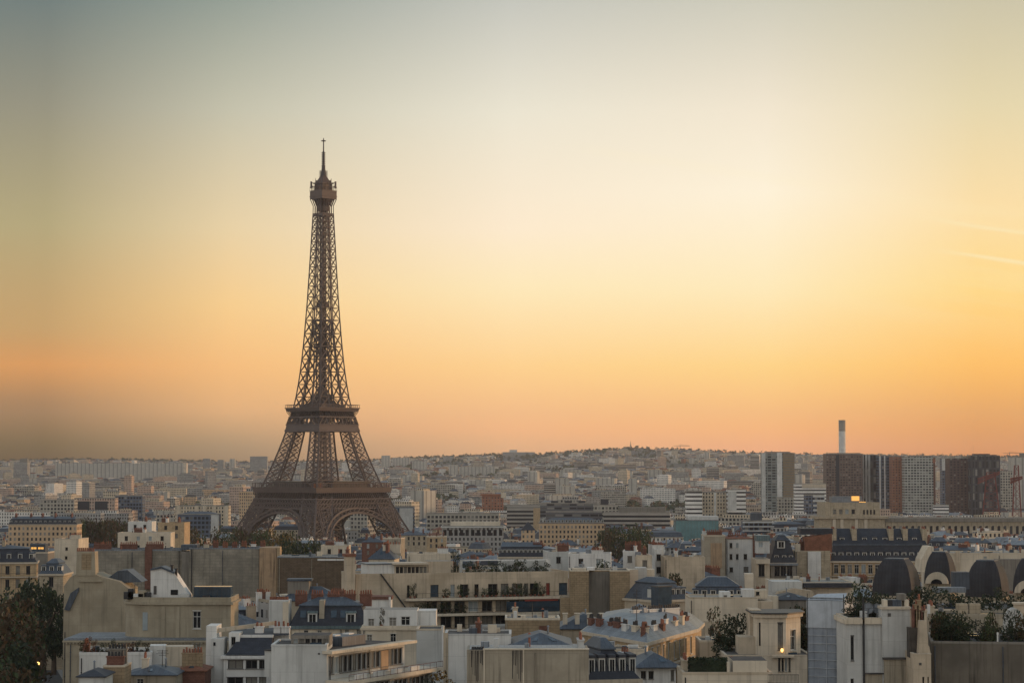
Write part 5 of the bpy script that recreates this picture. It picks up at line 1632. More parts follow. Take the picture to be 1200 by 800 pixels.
b = Bld('mansard_house', 'tall dark slate mansard house with one large pale dormer', 903, 933, 659, 605, 12)
b.wall('greybeige', wins=[(906, 928, 663, 678, 'dark')][:0], grids={0: dict(rows=2, n=3, ww=1.4, wh=2.6)}, kind='dark'); b.mansard(5.5, 1.5, 1.6, 'slate', 'slate')
x, z = b.loc(915.5, 642, .5); b.dormer(x, .6, z, 0, 2.0, 1.9, 'slate')
for px in (910, 919, 927): x, z = b.loc(px, 656, .3); b.dormer(x, .3, z, 0, 1.1, 1.3, 'slate')
b.band(b.H - .7, b.H - .1, .5, 'zinc2', 'ledge')
b = Bld(AB, 'stone party wall under a brown tiled roof left of the grand mansard row', 932, 973, 645, 612, 11)
b.wall('stone'); b.ppoly('tiled_roof', 'tile', [(943, 647), (975, 647), (975, 625), (943, 629)], .3, 5); b.pbox('slate_top', 'slate', 938, 976, 619, 626, 1.5, 7)
b.pbox('white_end_wall', 'white', 947, 962, 646, 676, -.8, 3, z0=0); b.pbox('round_vent', 'cream2', 932, 938, 637, 646, -.2, 1.2); b.chimney(2, 4, .9, 2, 2.2, pots=4, m='brick')
b = Bld(AB, 'grand stone mansion with two tiers of slate mansard and tall chimneys', 972, 1092, 657, 640, 15)
b.wall('warm', {0: dict(rows=3, n=14, ww=1.2, wh=2.5, floor=4.0, head=1.0)}, kind='casement')
b.mansard(4.4, 1.3, 4.4, 'slate', 'slate', dorm=13, dk='slate', dw=1.3, dh=2.1, ridge=.93)
b.band(b.H + 4.2, b.H + 4.7, -1.1, 'zinc', 'roof_ledge')
for f in (.06, .26, .62, .76, .95): b.chimney(b.w * f, 5, 1.3, 5, 8.6, pots=8, m='stone')
for f in (.14, .36, .46, .56, .70, .85): b.dormer(b.w * f, 2.8, b.H + 4.8, 0, 1.3, 1.6, 'slate')
b.balcony(.5, b.w - .5, -.8, 0, b.H - 4.1, bars=False)
b.pbox('striped_awning', 'orangecloth', 966, 974, 648, 656, -1, 2)
b = Bld(AB, 'low flat cream roofs and blue awning below the grand stone mansion', 906, 1000, 683, 520, 16)
b.wall('cream2'); b.flat('gravel', .3, pm='cream2'); b.pbox('white_shed', 'greywhite', 905, 940, 681, 694, -3, 8, z0=0); b.ppoly('low_gable', 'cream', [(908, 700), (955, 700), (952, 692), (930, 689), (912, 693)], -6, 4); b.pbox('zinc_roof', 'slate', 942, 1000, 683, 688, -2, 7); b.clutter(9)
b = Bld(AB, 'dark roofed workshop below the flat cream roofs, left of the wrapped scaffold', 905, 952, 703, 430, 10)
b.wall('greybeige'); b.hip(1.2, 'slate'); b.pbox('cream_side', 'cream2', 901, 912, 698, 715, -2, 3)
b = Bld(AB, 'long windowless cream wall behind the square domes, right', 1092, 1232, 649, 540, 14)
b.wall('cream2', wins=[(1152.5, 1156.5, 648.5 + 3, 654, 'dark')]); b.flat('gravel', .3); b.pbox('wall_pier', 'cream', 1121, 1125, 645, 690, -.6, 1, z0=0); b.ppoly('left_gable', 'cream2', [(1078, 670), (1094, 670), (1094, 640), (1088, 640), (1080, 655)], .5, 8)
b.pbox('grey_extension', 'greybeige', 1168, 1232, 655, 690, -2.5, 3, z0=0); b.clutter(14)
for lab, a, c, yt, yd, wm, rf in (('grey house with long blue zinc roof before the right foot of the iron tower', 468, 502, 627, 1380, 'stone', 1), ('beige house with dark roof at the very right foot of the iron tower', 448, 470, 631, 1250, 'beige', 0), ('dark brick house with blue roof left of the beige house by the iron tower foot', 424, 449, 635, 1100, 'brick', 1), ('honey house with flat roof right of the zinc house by the iron tower foot', 500, 523, 629, 1300, 'warm', 0)):
    b = Bld('town_house', lab, a, c, yt, yd, 13, rot=rnd.uniform(-10, 10))
    b.wall(wm, {0: dict(rows=2, pitch=3)}, kind='dark')
    if rf: b.hip(2.4, 'zinc')
    else: b.flat('tar', .5, pm='cream2')
    for i in range(3): b.chimney(b.w * (.15 + .35 * i), 5, .8, 3, 2.0, z=b.H + rf * 1.2, pots=5, m='brick')
# small white houses and roofs between tan tower and white house
for lab, a, c, yt, yd, wm, rf in (('small white cube house with one dark window above the tan brick tower', 730, 746, 647, 560, 'white', 'flat'), ('low cream terrace wall above the tan brick tower', 666, 716, 650, 545, 'white', 'flat'), ('pinkish flat roofed house right of the white cube house', 747, 764, 652, 555, 'cream2', 'flat'), ('slim white chimney like house in the grey rooftops right of centre', 768, 776, 645, 570, 'white', 'flat'), ('low stone terraces with dark trellis left of the beige party wall', 779, 826, 654, 560, 'cream', 'flat'), ('grey concrete flat roof left of the low cream terrace wall', 642, 667, 648, 560, 'greywhite', 'flat'), ('steep blue slate roof lined with white dormers, centre', 584, 638, 652, 640, 'greybeige', 'mans'), ('pale zinc hipped house above the terraced block penthouse', 432, 462, 655, 560, 'cream2', 'hip'), ('flat cream house with tile chimneys above the terraced block', 478, 528, 650, 610, 'cream2', 'flat'), ('tall cream cubes beside the dark trees, left of centre', 376, 409, 640, 760, 'cream2', 'flat'), ('white house of stacked blocks amid red pots, upper left roofs', 150, 178, 612, 900, 'white', 'flat'), ('honey stone house with a dark arch, upper left roofs', 185, 216, 613, 880, 'warm', 'flat'), ('wide white roof terrace before the stacked white blocks, upper left', 138, 200, 625, 800, 'cream2', 'flat')):
    b = Bld('flat_roofed_house' if rf == 'flat' else 'zinc_roofed_house', lab, a, c, yt, yd, 10, rot=rnd.uniform(-6, 6))
    b.wall(wm, {0: dict(rows=2, pitch=3.4, ww=1.1, wh=1.5)} if rnd.random() < .7 else None, kind='dark')
    if rf == 'flat': b.flat(rnd.choice(['tar', 'gravel']), .4, pm=wm); b.clutter(4)
    elif rf == 'hip': b.hip(3, 'zinc')
    else: b.mansard(2.6, .8, 1.3, 'slate', 'zinc', dorm=11, ridge=.96, dw=1.0)
    for i in range(rnd.randint(1, 3)): b.chimney(b.w * rnd.uniform(.1, .9), rnd.uniform(2, 8), *rnd.choice([(.7, 2.6), (2.8, .7)]), rnd.uniform(.8, 1.8), z=b.H + (2.4 if rf != 'flat' else 0), pots=rnd.randint(3, 8), m=rnd.choice(['brick', 'cream2', 'white', 'brick']))

# ------------------------------------------------------------------ named buildings of the middle distance
W = {}
for k, c, kw in (('cream', (0.58, 0.49, 0.36), {}), ('white', (0.74, 0.71, 0.65), {}), ('honey', (0.56, 0.40, 0.25), {}), ('grey', (0.33, 0.32, 0.30), {}), ('pink', (0.50, 0.37, 0.29), {}), ('brick', (0.26, 0.13, 0.09), {}),
                 ('band', (0.36, 0.33, 0.29), dict(cell=(60, 3.4), win=(.999, .5), light=0.1)), ('band2', (0.74, 0.72, 0.67), dict(cell=(60, 3.6), win=(.999, .4), light=0)), ('darkband', (0.12, 0.12, 0.13), dict(cell=(7, 3.4), win=(.9, .5), light=.25)),
                 ('towerlight', (0.42, 0.42, 0.38), dict(cell=(3.4, 3.1), win=(.72, .55), light=.35)), ('towerbrown', (0.17, 0.12, 0.10), dict(cell=(3.2, 3.0), win=(.6, .45), light=.3)), ('towerred', (0.32, 0.145, 0.09), dict(cell=(3.2, 3.0), win=(.45, .4), light=.25)), ('towerdark', (0.06, 0.065, 0.08), dict(cell=(4, 9), win=(.7, .8), light=.3)),
                 ('towermaroon', (0.11, 0.072, 0.066), dict(cell=(4, 3), win=(.5, .5), light=.1)), ('towergreen', (0.22, 0.25, 0.24), dict(cell=(5, 3.1), win=(.8, .6), light=.3)), ('slab', (0.44, 0.42, 0.37), dict(cell=(9, 60), win=(.25, .9), glass=(.25, .24, .22))), ('column', (0.43, 0.36, 0.26), dict(cell=(3.6, 9), win=(.45, .62))),
                 ('bluegrid', (0.10, 0.13, 0.18), dict(cell=(3, 3.4), win=(.7, .6), light=.1)), ('officegrid', (0.40, 0.37, 0.31), dict(cell=(3.3, 3.5), win=(.62, .6), light=.15))):
    W[k] = winmat('wall_' + k, c, **kw)


def slab(name, label, px0, px1, ytop, Y, d, w, rot=0, roof='gravel', cat='building', par=.8, top=None, group=None, name2='wall'):
    b = Bld(name, label, px0, px1, ytop, Y, d, rot, cat, group)
    b.wall(W.get(w, None) or M[w], name=name2)
    if par: b.flat(roof, par, .4, 'gravel')
    for t in top or []:
        b.pbox('roof_cabin', t[4] if len(t) > 4 else 'greybeige', t[0], t[1], t[2], ytop, t[3], d * .4, z0=b.H)
    return b


# the palace on its hill
b = Bld('palace_pavilion', 'stone palace pavilion with tall dark windows and orange glowing rooftop panels', 967, 1031, 590, 1350, 24, rot=4)
b.wall('stone', wins=[(976 + i * 7.3, 980 + i * 7.3, 596.5, 602, 'dark') for i in range(4)] + [(1011.5 + i * 4, 1013.7 + i * 4, 597, 602.5, 'dark') for i in range(4)], kind='dark', rev=.6)
b.flat('tar', .8, pm='stone'); b.pbox('cornice', 'stone', 957, 1041, 604.5, 607.5, -4, 20); b.pbox('lower_storey', 'stone', 960, 1037, 607.5, 625, -2.5, 15, z0=0)
for px in (976, 985, 1002, 1013): b.pbox('buttress', 'pale_trim', px, px + 3.5, 608, 625, -3.4, .8, z0=0)
b.pbox('rooftop_screen', 'zinc2', 975, 1010, 581.5, 589, 6, 8); b.pbox('glow_panel', 'lit', 998, 1007, 581, 586.5, 5.6, .3); b.pbox('glow_panel', 'lit', 1007, 1014.5, 587.5, 589.3, 2, .5)  # bright rooftop spots built as self-glowing orange panels
b = slab('palace_wing', 'long colonnaded palace wing with dark cornice below the high rises', 1037, 1240, 608, 1352, 20, 'column', rot=0, roof='tar')
b.band(b.H - 1.6, b.H + .6, 1.0, 'greybeige'); mb = MB()
for i in range(int(b.w / 3.6)): mb.box(i * 3.6 + .3, i * 3.6 + 1.2, -.8, 0, b.H - 4.2, b.H - 1.6)
mb.build('bracket_row', M['stone'], b.root)
# high rises across the river
HR = 'high_rise_tower'
b = slab(HR, 'pale green and white high rise standing alone left of the high rise cluster', 894, 931, 531, 2650, 24, 'towergreen')
b.pbox('white_fin', 'greywhite', 893, 897, 530.5, 600, -1, 3, z0=0); b.pbox('white_fin', 'white', 911, 916.5, 530, 600, -1.4, 6, z0=0); b.pbox('brown_face', 'tan', 918, 931, 531.5, 600, -.5, 3, z0=0); b.pbox('roof_cabin', 'greybeige', 898, 926, 529, 531, 5, 10)
for i in range(22): b.pbox('balcony_band', 'greybeige', 918, 931, 533 + i * 3.1, 534.3 + i * 3.1, -.9, .5)
b = slab('office_block', 'low grey office block with grid front at the foot of pale green high rise', 912, 932, 583, 2560, 14, 'officegrid')
b = slab('office_block', 'pale curved office block with horizontal bands right of pale green high rise', 932, 968, 567, 2500, 16, 'band2'); b.pbox('pinkish_top', 'pale_trim', 940, 968, 567, 571, -1, 3)
b = slab('office_block', 'blue white stepped apartment block before the curved office block', 944, 966, 580, 2300, 15, 'bluegrid'); [b.box('balcony_band', 'greywhite', b.w * .4, b.w + .3, -.8, 0, b.H - 4.6 * i - 2, b.H - 4.6 * i) for i in range(5)]
b = slab(HR, 'brown high rise with paired pale window columns, below the white smokestack', 968, 1011, 532, 2700, 26, 'towerbrown', top=[(972, 1008, 530.5, 4)]); b.pbox('recess_strip', 'slate', 980, 983.5, 533, 600, -.3, .4, z0=0)
for px in (1010, 1017, 1023): pass
b = slab(HR, 'slim grey high rise with white vertical fins right of the brown one', 1011, 1030, 533, 2720, 24, 'towerdark'); [b.pbox('white_fin', 'greywhite', px, px + 1.6, 533, 600, -.8, .8, z0=0) for px in (1010.5, 1014.5, 1018)]
b = slab(HR, 'dark narrow high rise edged by two thin white lines', 1030, 1046, 534, 2690, 24, 'bluegrid'); [b.pbox('white_fin', 'white', px, px + 1, 534, 600, -.6, .6, z0=0) for px in (1031, 1036.5)]
b = slab(HR, 'orange red high rise between the dark narrow one and the pale one', 1045.5, 1060, 534.5, 2660, 22, 'towerred')
b = slab(HR, 'pale grid fronted high rise right of the orange red one', 1060, 1093.5, 535, 2640, 20, 'towerlight', top=[(1066, 1090, 533.8, 3)]); b.pbox('red_edge', 'brick', 1093.5, 1096, 536, 600, .3, 12, z0=0); b.pbox('red_beacon_box', 'orangecloth', 1093, 1096, 537.5, 542, -.5, 2)
b = slab(HR, 'small grey blue tower seen in the gap right of the pale grid high rise', 1104, 1112, 537, 3100, 18, 'bluegrid'); b.pbox('pale_top', 'greywhite', 1104, 1111.5, 537, 551, -.4, .6)
b = slab(HR, 'maroon high rise with plain left face near the right edge', 1112.5, 1140, 537, 2620, 26, 'towermaroon')
b = slab(HR, 'black glass high rise with rooftop cabins beside the maroon one', 1138, 1172, 534, 2600, 26, 'towerdark', top=[(1141, 1160, 531.5, 4, 'slate'), (1162, 1168, 532.5, 3, 'slate')]); b.antenna(4, 6, b.H, 12); [b.pbox('dark_fin', 'slate', px, px + 1.2, 533.5, 605, -.8, .8, z0=0) for px in (1138.5, 1146, 1154, 1163)]
b = slab(HR, 'faint grey tower with vertical ribs at the right edge', 1186, 1206, 536, 3000, 24, 'slab'); b.pbox('roof_cabin', 'greybeige', 1196, 1206, 530.5, 536, 5, 8)
b = slab('office_block', 'low pale office block between the black high rise and the ribbed tower', 1172, 1186, 552, 3000, 16, 'officegrid')
b = slab('office_block', 'low white striped block in the gap beside the maroon high rise', 1096, 1112, 592, 2500, 14, 'band2')
st = tag(empty('smokestack', (ray(987, 530)[0] * 3400, 3400, 0)), 'tall white round smokestack with grey top above the brown high rise', 'chimney')
zt = CAMZ + ray(987, 492)[1] * 3400; zg = CAMZ + ray(987, 505)[1] * 3400
mb = MB(); mb.cyl(0, 0, -1, zg, 5.4, 5.0, 20); mb.build('stack', M['white'], st)
mb = MB(); mb.cyl(0, 0, zg, zt, 5.05, 5.05, 20); mb.build('stack_top', M['gravel'], st)
M['cranered'] = mat('red_crane_paint', (0.20, 0.05, 0.04), var=.2)


def crane(label, px, py0, py1, Y, half, jib):
    t, _ = ray(px, py0)
    zb = CAMZ + ray(px, py1)[1] * Y; zt = CAMZ + ray(px, py0)[1] * Y
    r = tag(empty('tower_crane', (t * Y, Y, zb - 30)), label, 'crane')
    mb = MB(); H = zt - zb + 30
    for s in (-1, 1):
        for q in (-1, 1): mb.beam((s * half, q * 1.5, 0), (s * half * .45, q * 1.2, H), .55)
    n = 7
    for i in range(n):
        a, c = i / n, (i + 1) / n
        w0, w1 = half * (1 - .55 * a), half * (1 - .55 * c)
        mb.beam((-w0, -1.4, H * a), (w1, -1.4, H * c), .35); mb.beam((w0, -1.4, H * a), (-w1, -1.4, H * c), .35); mb.beam((-w1, -1.4, H * c), (w1, -1.4, H * c), .35)
    mb.build('mast', M['cranered'], r)
    mb = MB()
    x0, x1, k0, k1 = jib
    mb.beam((x0, 0, k0), (x1, 0, k1), .9); mb.beam((x0, 0, k0 + 5), (x1, 0, k1 + 2), .9)
    for i in range(10):
        f, g = i / 10, (i + 1) / 10
        L = lambda u, d: (x0 + (x1 - x0) * u, 0, k0 + (k1 - k0) * u + d)
        mb.beam(L(f, 0), L(g, 5 - 3 * g), .6); mb.beam(L(f, 5 - 3 * f), L(g, 0), .6)
    mb.build('jib', M['cranered'], r)


crane('red lattice crane with spread mast at the right edge before the ribbed tower', 1191, 545, 570, 2250, 4.2, (-6, 6, 33, 38))
crane('dense red lattice crane in front of the black glass high rise', 1161, 553, 569, 2280, 8.5, (-13, 9, 32, 42))

# white blocks, teal hall, office slabs right of centre
b = slab('office_block', 'white ribbon windowed slab left of the tan blocks, right of centre', 804.5, 823, 576, 2000, 18, 'band2')
b = slab('office_block', 'tan twin block between two white slabs, right of centre', 823, 853, 577, 2010, 20, 'cream'); b.pbox('pale_strip', 'white', 837, 839, 577, 610, -.4, .5, z0=0)
b = slab('office_block', 'white block with striped right end and dark base window, right of centre', 853, 874, 574, 1995, 18, 'band2'); b.pbox('grey_face', 'greywhite', 853, 863, 576, 598, -.6, .6); b.pbox('dark_window', 'glass', 854, 870, 600, 604.5, -.7, .3)
b = slab('glass_hall', 'teal glazed hall with pale flat top, right of centre', 792, 842, 609, 1500, 22, 'teal', par=0); b.pbox('roof', 'greywhite', 806, 842, 604.5, 609, 3, 18); b.band(b.H - .4, b.H, .3, 'zinc2'); [b.box('mullion', 'zincgreen', b.w * i / 14 - .08, b.w * i / 14 + .08, -.12, 0, 0, b.H - .4) for i in range(15)]
b = slab('low_pavilion', 'blue grey stepped pavilion with white ledges right of the teal hall', 872, 905, 611, 1450, 18, 'bluegrid'); [b.box('white_ledge', 'white', -1, b.w + 1, -1.6, 0, b.H - 2.6 * i - .7, b.H - 2.6 * i - .2) for i in range(4)]; b.pbox('blue_tower', 'zinc', 880, 893, 601, 611, 1, 6)
b = slab('office_block', 'dark banded long office slab right of centre behind brown trees', 707, 785, 601, 1800, 20, 'band', rot=-5); b.pbox('upper_floor', 'greybeige', 725, 780, 594, 601, 5, 10)
b = slab('office_block', 'blue grey banded office slab left of the dark long one', 640, 706, 600, 1850, 20, 'darkband')
b = slab('apartment_building', 'long cream ornate block of many bays below the banded office slabs', 632, 708, 613, 1500, 18, 'honey')
for i in range(18): b.dormer(b.w * (i + .5) / 18, .3, b.H + .3, 0, 1.5, 2.0, 'zinc')
b.hip(3.5, 'zinc')
b = slab('office_block', 'black topped terraces of dark brown blocks above the banded slabs', 632, 700, 590, 2150, 18, 'darkband'); [b.pbox('roof_cabin', 'slate', px, px + 8, 586.5, 590, 3, 8) for px in (646, 662, 678)]
b = slab('office_block', 'pale grid fronted block right of the black topped terraces', 696, 724, 592, 2100, 18, 'officegrid'); b.pbox('dark_cabin', 'slate', 704, 713, 584.5, 592, 3, 8)
b = slab('office_block', 'grey banded block with warm right end, centre', 594, 633, 592, 2000, 20, 'band'); b.pbox('warm_end', 'warm', 625, 633, 595, 620, -.5, 3, z0=0); b.pbox('white_cabin', 'white', 607, 617, 592 - 1.2, 592.3, 2, 6)
b = slab('apartment_building', 'long pale block with a row of dark square windows, right of the iron tower', 500, 585, 602, 1900, 16, 'officegrid', rot=-3)
b = slab('apartment_building', 'pale colonnade fronted building with big dark bays, centre', 518, 590, 617, 1450, 18, 'grey', roof='tar'); [b.box('dark_bay', 'glass', b.w * (i + .2) / 11, b.w * (i + .8) / 11, -.1, .2, b.H - 5.5, b.H - 1.8) for i in range(11)]; b.band(b.H - .6, b.H + .2, .8, 'greywhite'); b.pbox('roof_terrace', 'cream2', 528, 586, 611, 617, 5, 10)
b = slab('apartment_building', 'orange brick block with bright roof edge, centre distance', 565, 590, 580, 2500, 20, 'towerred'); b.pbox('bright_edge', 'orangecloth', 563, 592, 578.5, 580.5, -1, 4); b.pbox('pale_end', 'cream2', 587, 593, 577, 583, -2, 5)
b = slab('church_like_house', 'cream house with a steep dark hipped roof below the warm ended block', 611, 627, 621, 1400, 14, 'honey', par=0); b.hip(5, 'slate')
b = slab('apartment_building', 'tall pale blue grey block right of the iron tower foot', 462, 485, 594, 1900, 16, 'bluegrid'); b.pbox('pale_side', 'greywhite', 468, 484, 595, 616, -.6, .5, z0=0)
# left of the tower
b = slab('slab_block', 'very long pale slab block on the left horizon', 65, 218, 542.5, 5200, 30, 'slab', par=0); b.pbox('end_wall', 'cream2', 215, 218.5, 542.3, 566, -1, 20, z0=0)
b = slab('tower_block', 'twin topped tower block on the far left horizon', 16, 32, 541, 5000, 30, 'grey', par=0); b.pbox('upper_part', 'greybeige', 23, 32, 537, 542, 2, 15, z0=b.H)
b = slab('apartment_building', 'tan block with two groups of dark windows, left middle distance', 87, 135, 584, 2300, 18, 'pink'); b.pbox('window_group', 'slate', 89, 105, 587, 597, -.3, .4); b.pbox('window_group', 'slate', 111, 126, 587, 597, -.3, .4)
b = slab('office_block', 'dark blue glazed office block, left middle distance', 135, 167, 581, 2350, 18, 'bluegrid', top=[(140, 150, 579, 3)])
b = slab('office_block', 'grey green long office block left of the tan one', 47, 87, 586, 2250, 18, 'officegrid')
b = slab('apartment_building', 'long cream block with projecting bays left of the iron tower', 205, 268, 593, 2000, 16, 'cream'); [b.box('bay', 'cream2', b.w * f, b.w * f + 3, -1.2, 0, 0, b.H + .5) for f in (.03, .38, .52, .7, .93)]
b = slab('apartment_building', 'blue roofed grey block below the long cream one left of the tower', 208, 256, 603, 1750, 16, 'bluegrid'); b.hip(2.5, 'zinc'); b.pbox('pale_end', 'greywhite', 247, 256, 603, 620, -.5, 3, z0=0)
b = slab('apartment_building', 'long low grey wall with square windows behind the brown trees at left', 10, 90, 614, 1350, 16, 'honey', par=0); b.mansard(3, 1.2, 1.5, 'slate', 'zinc', dorm=14, ridge=.95); [b.chimney(b.w * f, 6, .8, 4, 4.2, z=b.H + 1.5, pots=6, m='brick') for f in (.08, .3, .47, .66, .9)]
# horizon buildings
b = slab('hospital_block', 'large block with stepped top standing on the centre horizon', 589, 627, 529.5, 8300, 50, 'grey', par=0); b.pbox('upper_step', 'greywhite', 597, 606, 526.8, 530, 4, 30, z0=b.H)
for lab, a, c, yt, yd, w in (('pale tower block on the hill just right of the iron tower', 447, 457, 533.5, 7000, 'slab'), ('wide pale block on the hill right of the iron tower', 460, 480, 536, 7200, 'slab'), ('pair of pale slabs below the skyline, right of the iron tower', 483, 500, 540, 6500, 'slab'), ('low block on the ridge left of the hospital block', 519, 532, 534.5, 7800, 'grey'), ('ribbed beige tower slab below the hospital block', 526, 537, 545, 5600, 'slab'), ('long ribbed beige slab beside the beige tower slab', 538, 580, 546.5, 5700, 'slab'), ('bright pale tower below the long ribbed slab', 569, 577, 563, 4300, 'cream'), ('left white tower of two on the right hill', 787, 798, 537.5, 6800, 'slab'), ('right white tower of two on the right hill', 808, 819, 537, 6800, 'slab'), ('church like hall crowning the right hill', 748, 762, 525.5, 8400, 'grey'), ('tower block peeping over the left skyline near the iron tower, tallest', 238, 246, 537, 6500, 'grey'), ('tower block peeping over the left skyline, middle one', 255, 262, 538.5, 6500, 'grey'), ('slim tower block nearest the iron tower on its left skyline', 269, 275, 537.5, 6400, 'slab'), ('broad tower cluster behind the left edge of the iron tower', 293, 313, 534.5, 6000, 'grey')):
    slab('tower_block', lab, a, c, yt, yd, 25, w, par=0)
mb = MB(); mb.beam((0, 0, 0), (0, 0, 26), 1.6); mb.beam((-22, 0, 24), (36, 0, 24), 1.3); mb.beam((0, 0, 29), (30, 0, 24.5), .6); mb.beam((0, 0, 29), (0, 0, 24), 1)
for px, lab in ((797, 'faint construction crane on the right hill skyline'), (1183, 'faint construction crane on the skyline at the far right')):
    t = ray(px, 526)[0]; o = link('skyline_crane', bpy.data.meshes.get('skyline_crane') or mb.mesh('skyline_crane', M['iron']), None, (t * 8200, 8200, G(t * 8200, 8200)))
    tag(o, lab, 'crane')
o = tag(empty('skyline_mast', (ray(739, 525)[0] * 8300, 8300, G(ray(739, 525)[0] * 8300, 8300))), 'thin mast standing on the right hill skyline', 'mast')
mb = MB(); mb.beam((0, 0, 0), (0, 0, 24), 3.5, 0); mb.beam((0, 0, 24), (0, 0, 34), 1.5); mb.build('mast', M['greybeige'], o)

# ------------------------------------------------------------------ ordinary houses: the largest in view are things, the rest one mass
PAL = [('cream', 30), ('white', 20), ('honey', 16), ('grey', 14), ('pink', 10), ('brick', 4)]
CW = {'cream': 'cream', 'white': 'white', 'honey': 'honey stone', 'grey': 'grey', 'pink': 'pinkish beige', 'brick': 'brown brick'}
ROOFS = [('hipz', 24, 'blue zinc hip roof'), ('mans', 26, 'slate mansard'), ('manz', 18, 'grey zinc mansard'), ('flat', 24, 'flat gravel roof'), ('tile', 8, 'red tiled roof')]
PALD = [('cream', 8), ('honey', 24), ('grey', 40), ('pink', 14), ('brick', 5)]  # darker mix for left-hand houses: vignette shade put into their wall colours
R2 = random.Random(41)


def pick(tab):
    t = R2.random() * sum(e[1] for e in tab)
    for e in tab:
        t -= e[1]
        if t <= 0: return e
    return tab[-1]


def rect(cx, cy, rot, w, d):
    c, s = cos(rot), sin(rot)
    return [(cx + a * w / 2 * c - b_ * d / 2 * s, cy + a * w / 2 * s + b_ * d / 2 * c) for a, b_ in ((-1, -1), (1, -1), (1, 1), (-1, 1))]


def sat(A, B):
    for P in (A, B):
        for i in range(len(P)):
            ex, ey = P[i][0] - P[i - 1][0], P[i][1] - P[i - 1][1]
            nx, ny = -ey, ex
            a = [p[0] * nx + p[1] * ny for p in A]; b_ = [p[0] * nx + p[1] * ny for p in B]
            if max(a) < min(b_) or max(b_) < min(a): return False
    return True


HAND = []
for P, yn, zt in FOOT:
    px = [proj(p[0], p[1], zt) for p in P]
    HAND.append((P, min(p[1] for p in P), max(p[1] for p in P), min(p[0] for p in px), max(p[0] for p in px), min(p[1] for p in px), min(p[0] for p in P), max(p[0] for p in P)))


def ylimit(px, Y):
    t = 645 if Y < 640 else 640 if Y < 760 else 634 if Y < 950 else 625 if Y < 1250 else 614 if Y < 1500 else 604
    if 268 < px < 500 and Y < 1730: t = max(t, (624 if px > 360 else 629) if Y > 900 else 636)
    if px > 945 and Y < 1360: t = max(t, 618)
    if 780 < px < 890 and Y < 2000: t = max(t, 628 if Y < 1480 else 612)
    if px > 1090 and Y < 700: t = max(t, 655)
    if px < 75 and Y < 800: t = max(t, 650)
    return t


cand = []
Yr = 455.0
TREES = []
while Yr < 1900:
    row = 21 + Yr * .006
    x = -.245 * Yr + R2.uniform(0, 8)
    while x < .245 * Yr:
        w = R2.choice([9, 11, 13, 15, 18, 22, 26]) * R2.uniform(.85, 1.15)
        d = R2.uniform(10, 14)
        cx = x + w / 2
        rot = radians(22 * sin(cx * .009 + Yr * .004) + 14 * sin(Yr * .011 + 1.3))
        if R2.random() < .18: rot += pi / 2
        cy = Yr + R2.uniform(-4, 4)
        x += (w if abs(rot) < 1 else d) + (R2.uniform(0, 1.2) if R2.random() < .75 else R2.uniform(5, 14))
        P = rect(cx, cy, rot, w, d)
        if any(q[1] - 40 < cy < q[2] + 40 and q[6] - 40 < cx < q[7] + 40 and sat(P, q[0]) for q in HAND): continue
        if hypot(cx + 142, cy - F / 1.55) < 105: continue
        if -.30 * cy < cx < -.15 * cy and cy < 830: continue
        g = min(G(*p) for p in P) - .5
        H = R2.uniform(16, 25) if R2.random() < .85 else R2.uniform(9, 15)
        rf = pick(ROOFS)
        rh = {'hipz': R2.uniform(2, 3.5), 'mans': 4.6, 'manz': 4.2, 'flat': .6, 'tile': R2.uniform(2, 3)}[rf[0]]
        pxs = [proj(p[0], p[1], g + H) for p in P]
        xa, xb = min(p[0] for p in pxs), max(p[0] for p in pxs)
        if xb < -40 or xa > 1240: continue
        lim = ylimit((xa + xb) / 2, cy)
        for q in HAND:      # do not stand in front of what was placed by hand
            if q[2] > cy and q[3] < xb and q[4] > xa: lim = max(lim, q[5] + (9 if q[1] > 1300 else 16))
        zmax = CAMZ - (lim - 545) / F * cy
        if g + H + rh + 1.2 > zmax: H = zmax - g - rh - 1.2 - R2.uniform(0, 2.5)
        if H < 5: continue
        cand.append(dict(x=cx, y=cy, rot=rot, w=w, d=d, g=g, H=H, rf=rf, rh=rh, wall=pick(PAL if (xa + xb) / 2 > 300 or cy < 900 else PALD)[0], xa=xa, xb=xb, top=proj(cx, cy, g + H + rh)[1]))
    Yr += row + R2.choice([0, 0, 5, 10])

# how much of each shows: paint front to back
sky = [800.0] * 1201
seq = [(q[1], None, q) for q in HAND] + [(c['y'], c, None) for c in cand]
for yv, c, q in sorted(seq, key=lambda e: e[0]):
    xa, xb, tp = (c['xa'], c['xb'], c['top']) if c else (q[3], q[4], q[5])
    vis = 0
    for i in range(max(0, int(xa)), min(1200, int(xb)) + 1):
        if tp < sky[i]:
            vis += sky[i] - tp
            sky[i] = tp
    if c: c['vis'] = vis
NB = len([o for o in COL.objects if o.parent is None and o.get('category') == 'building'])
cand.sort(key=lambda c: -c['vis'])
NEAR = [c for c in cand if c['vis'] > 3][:max(0, 300 - NB)]
near_ids = {id(c) for c in NEAR}
REST = [c for c in cand if id(c) not in near_ids]

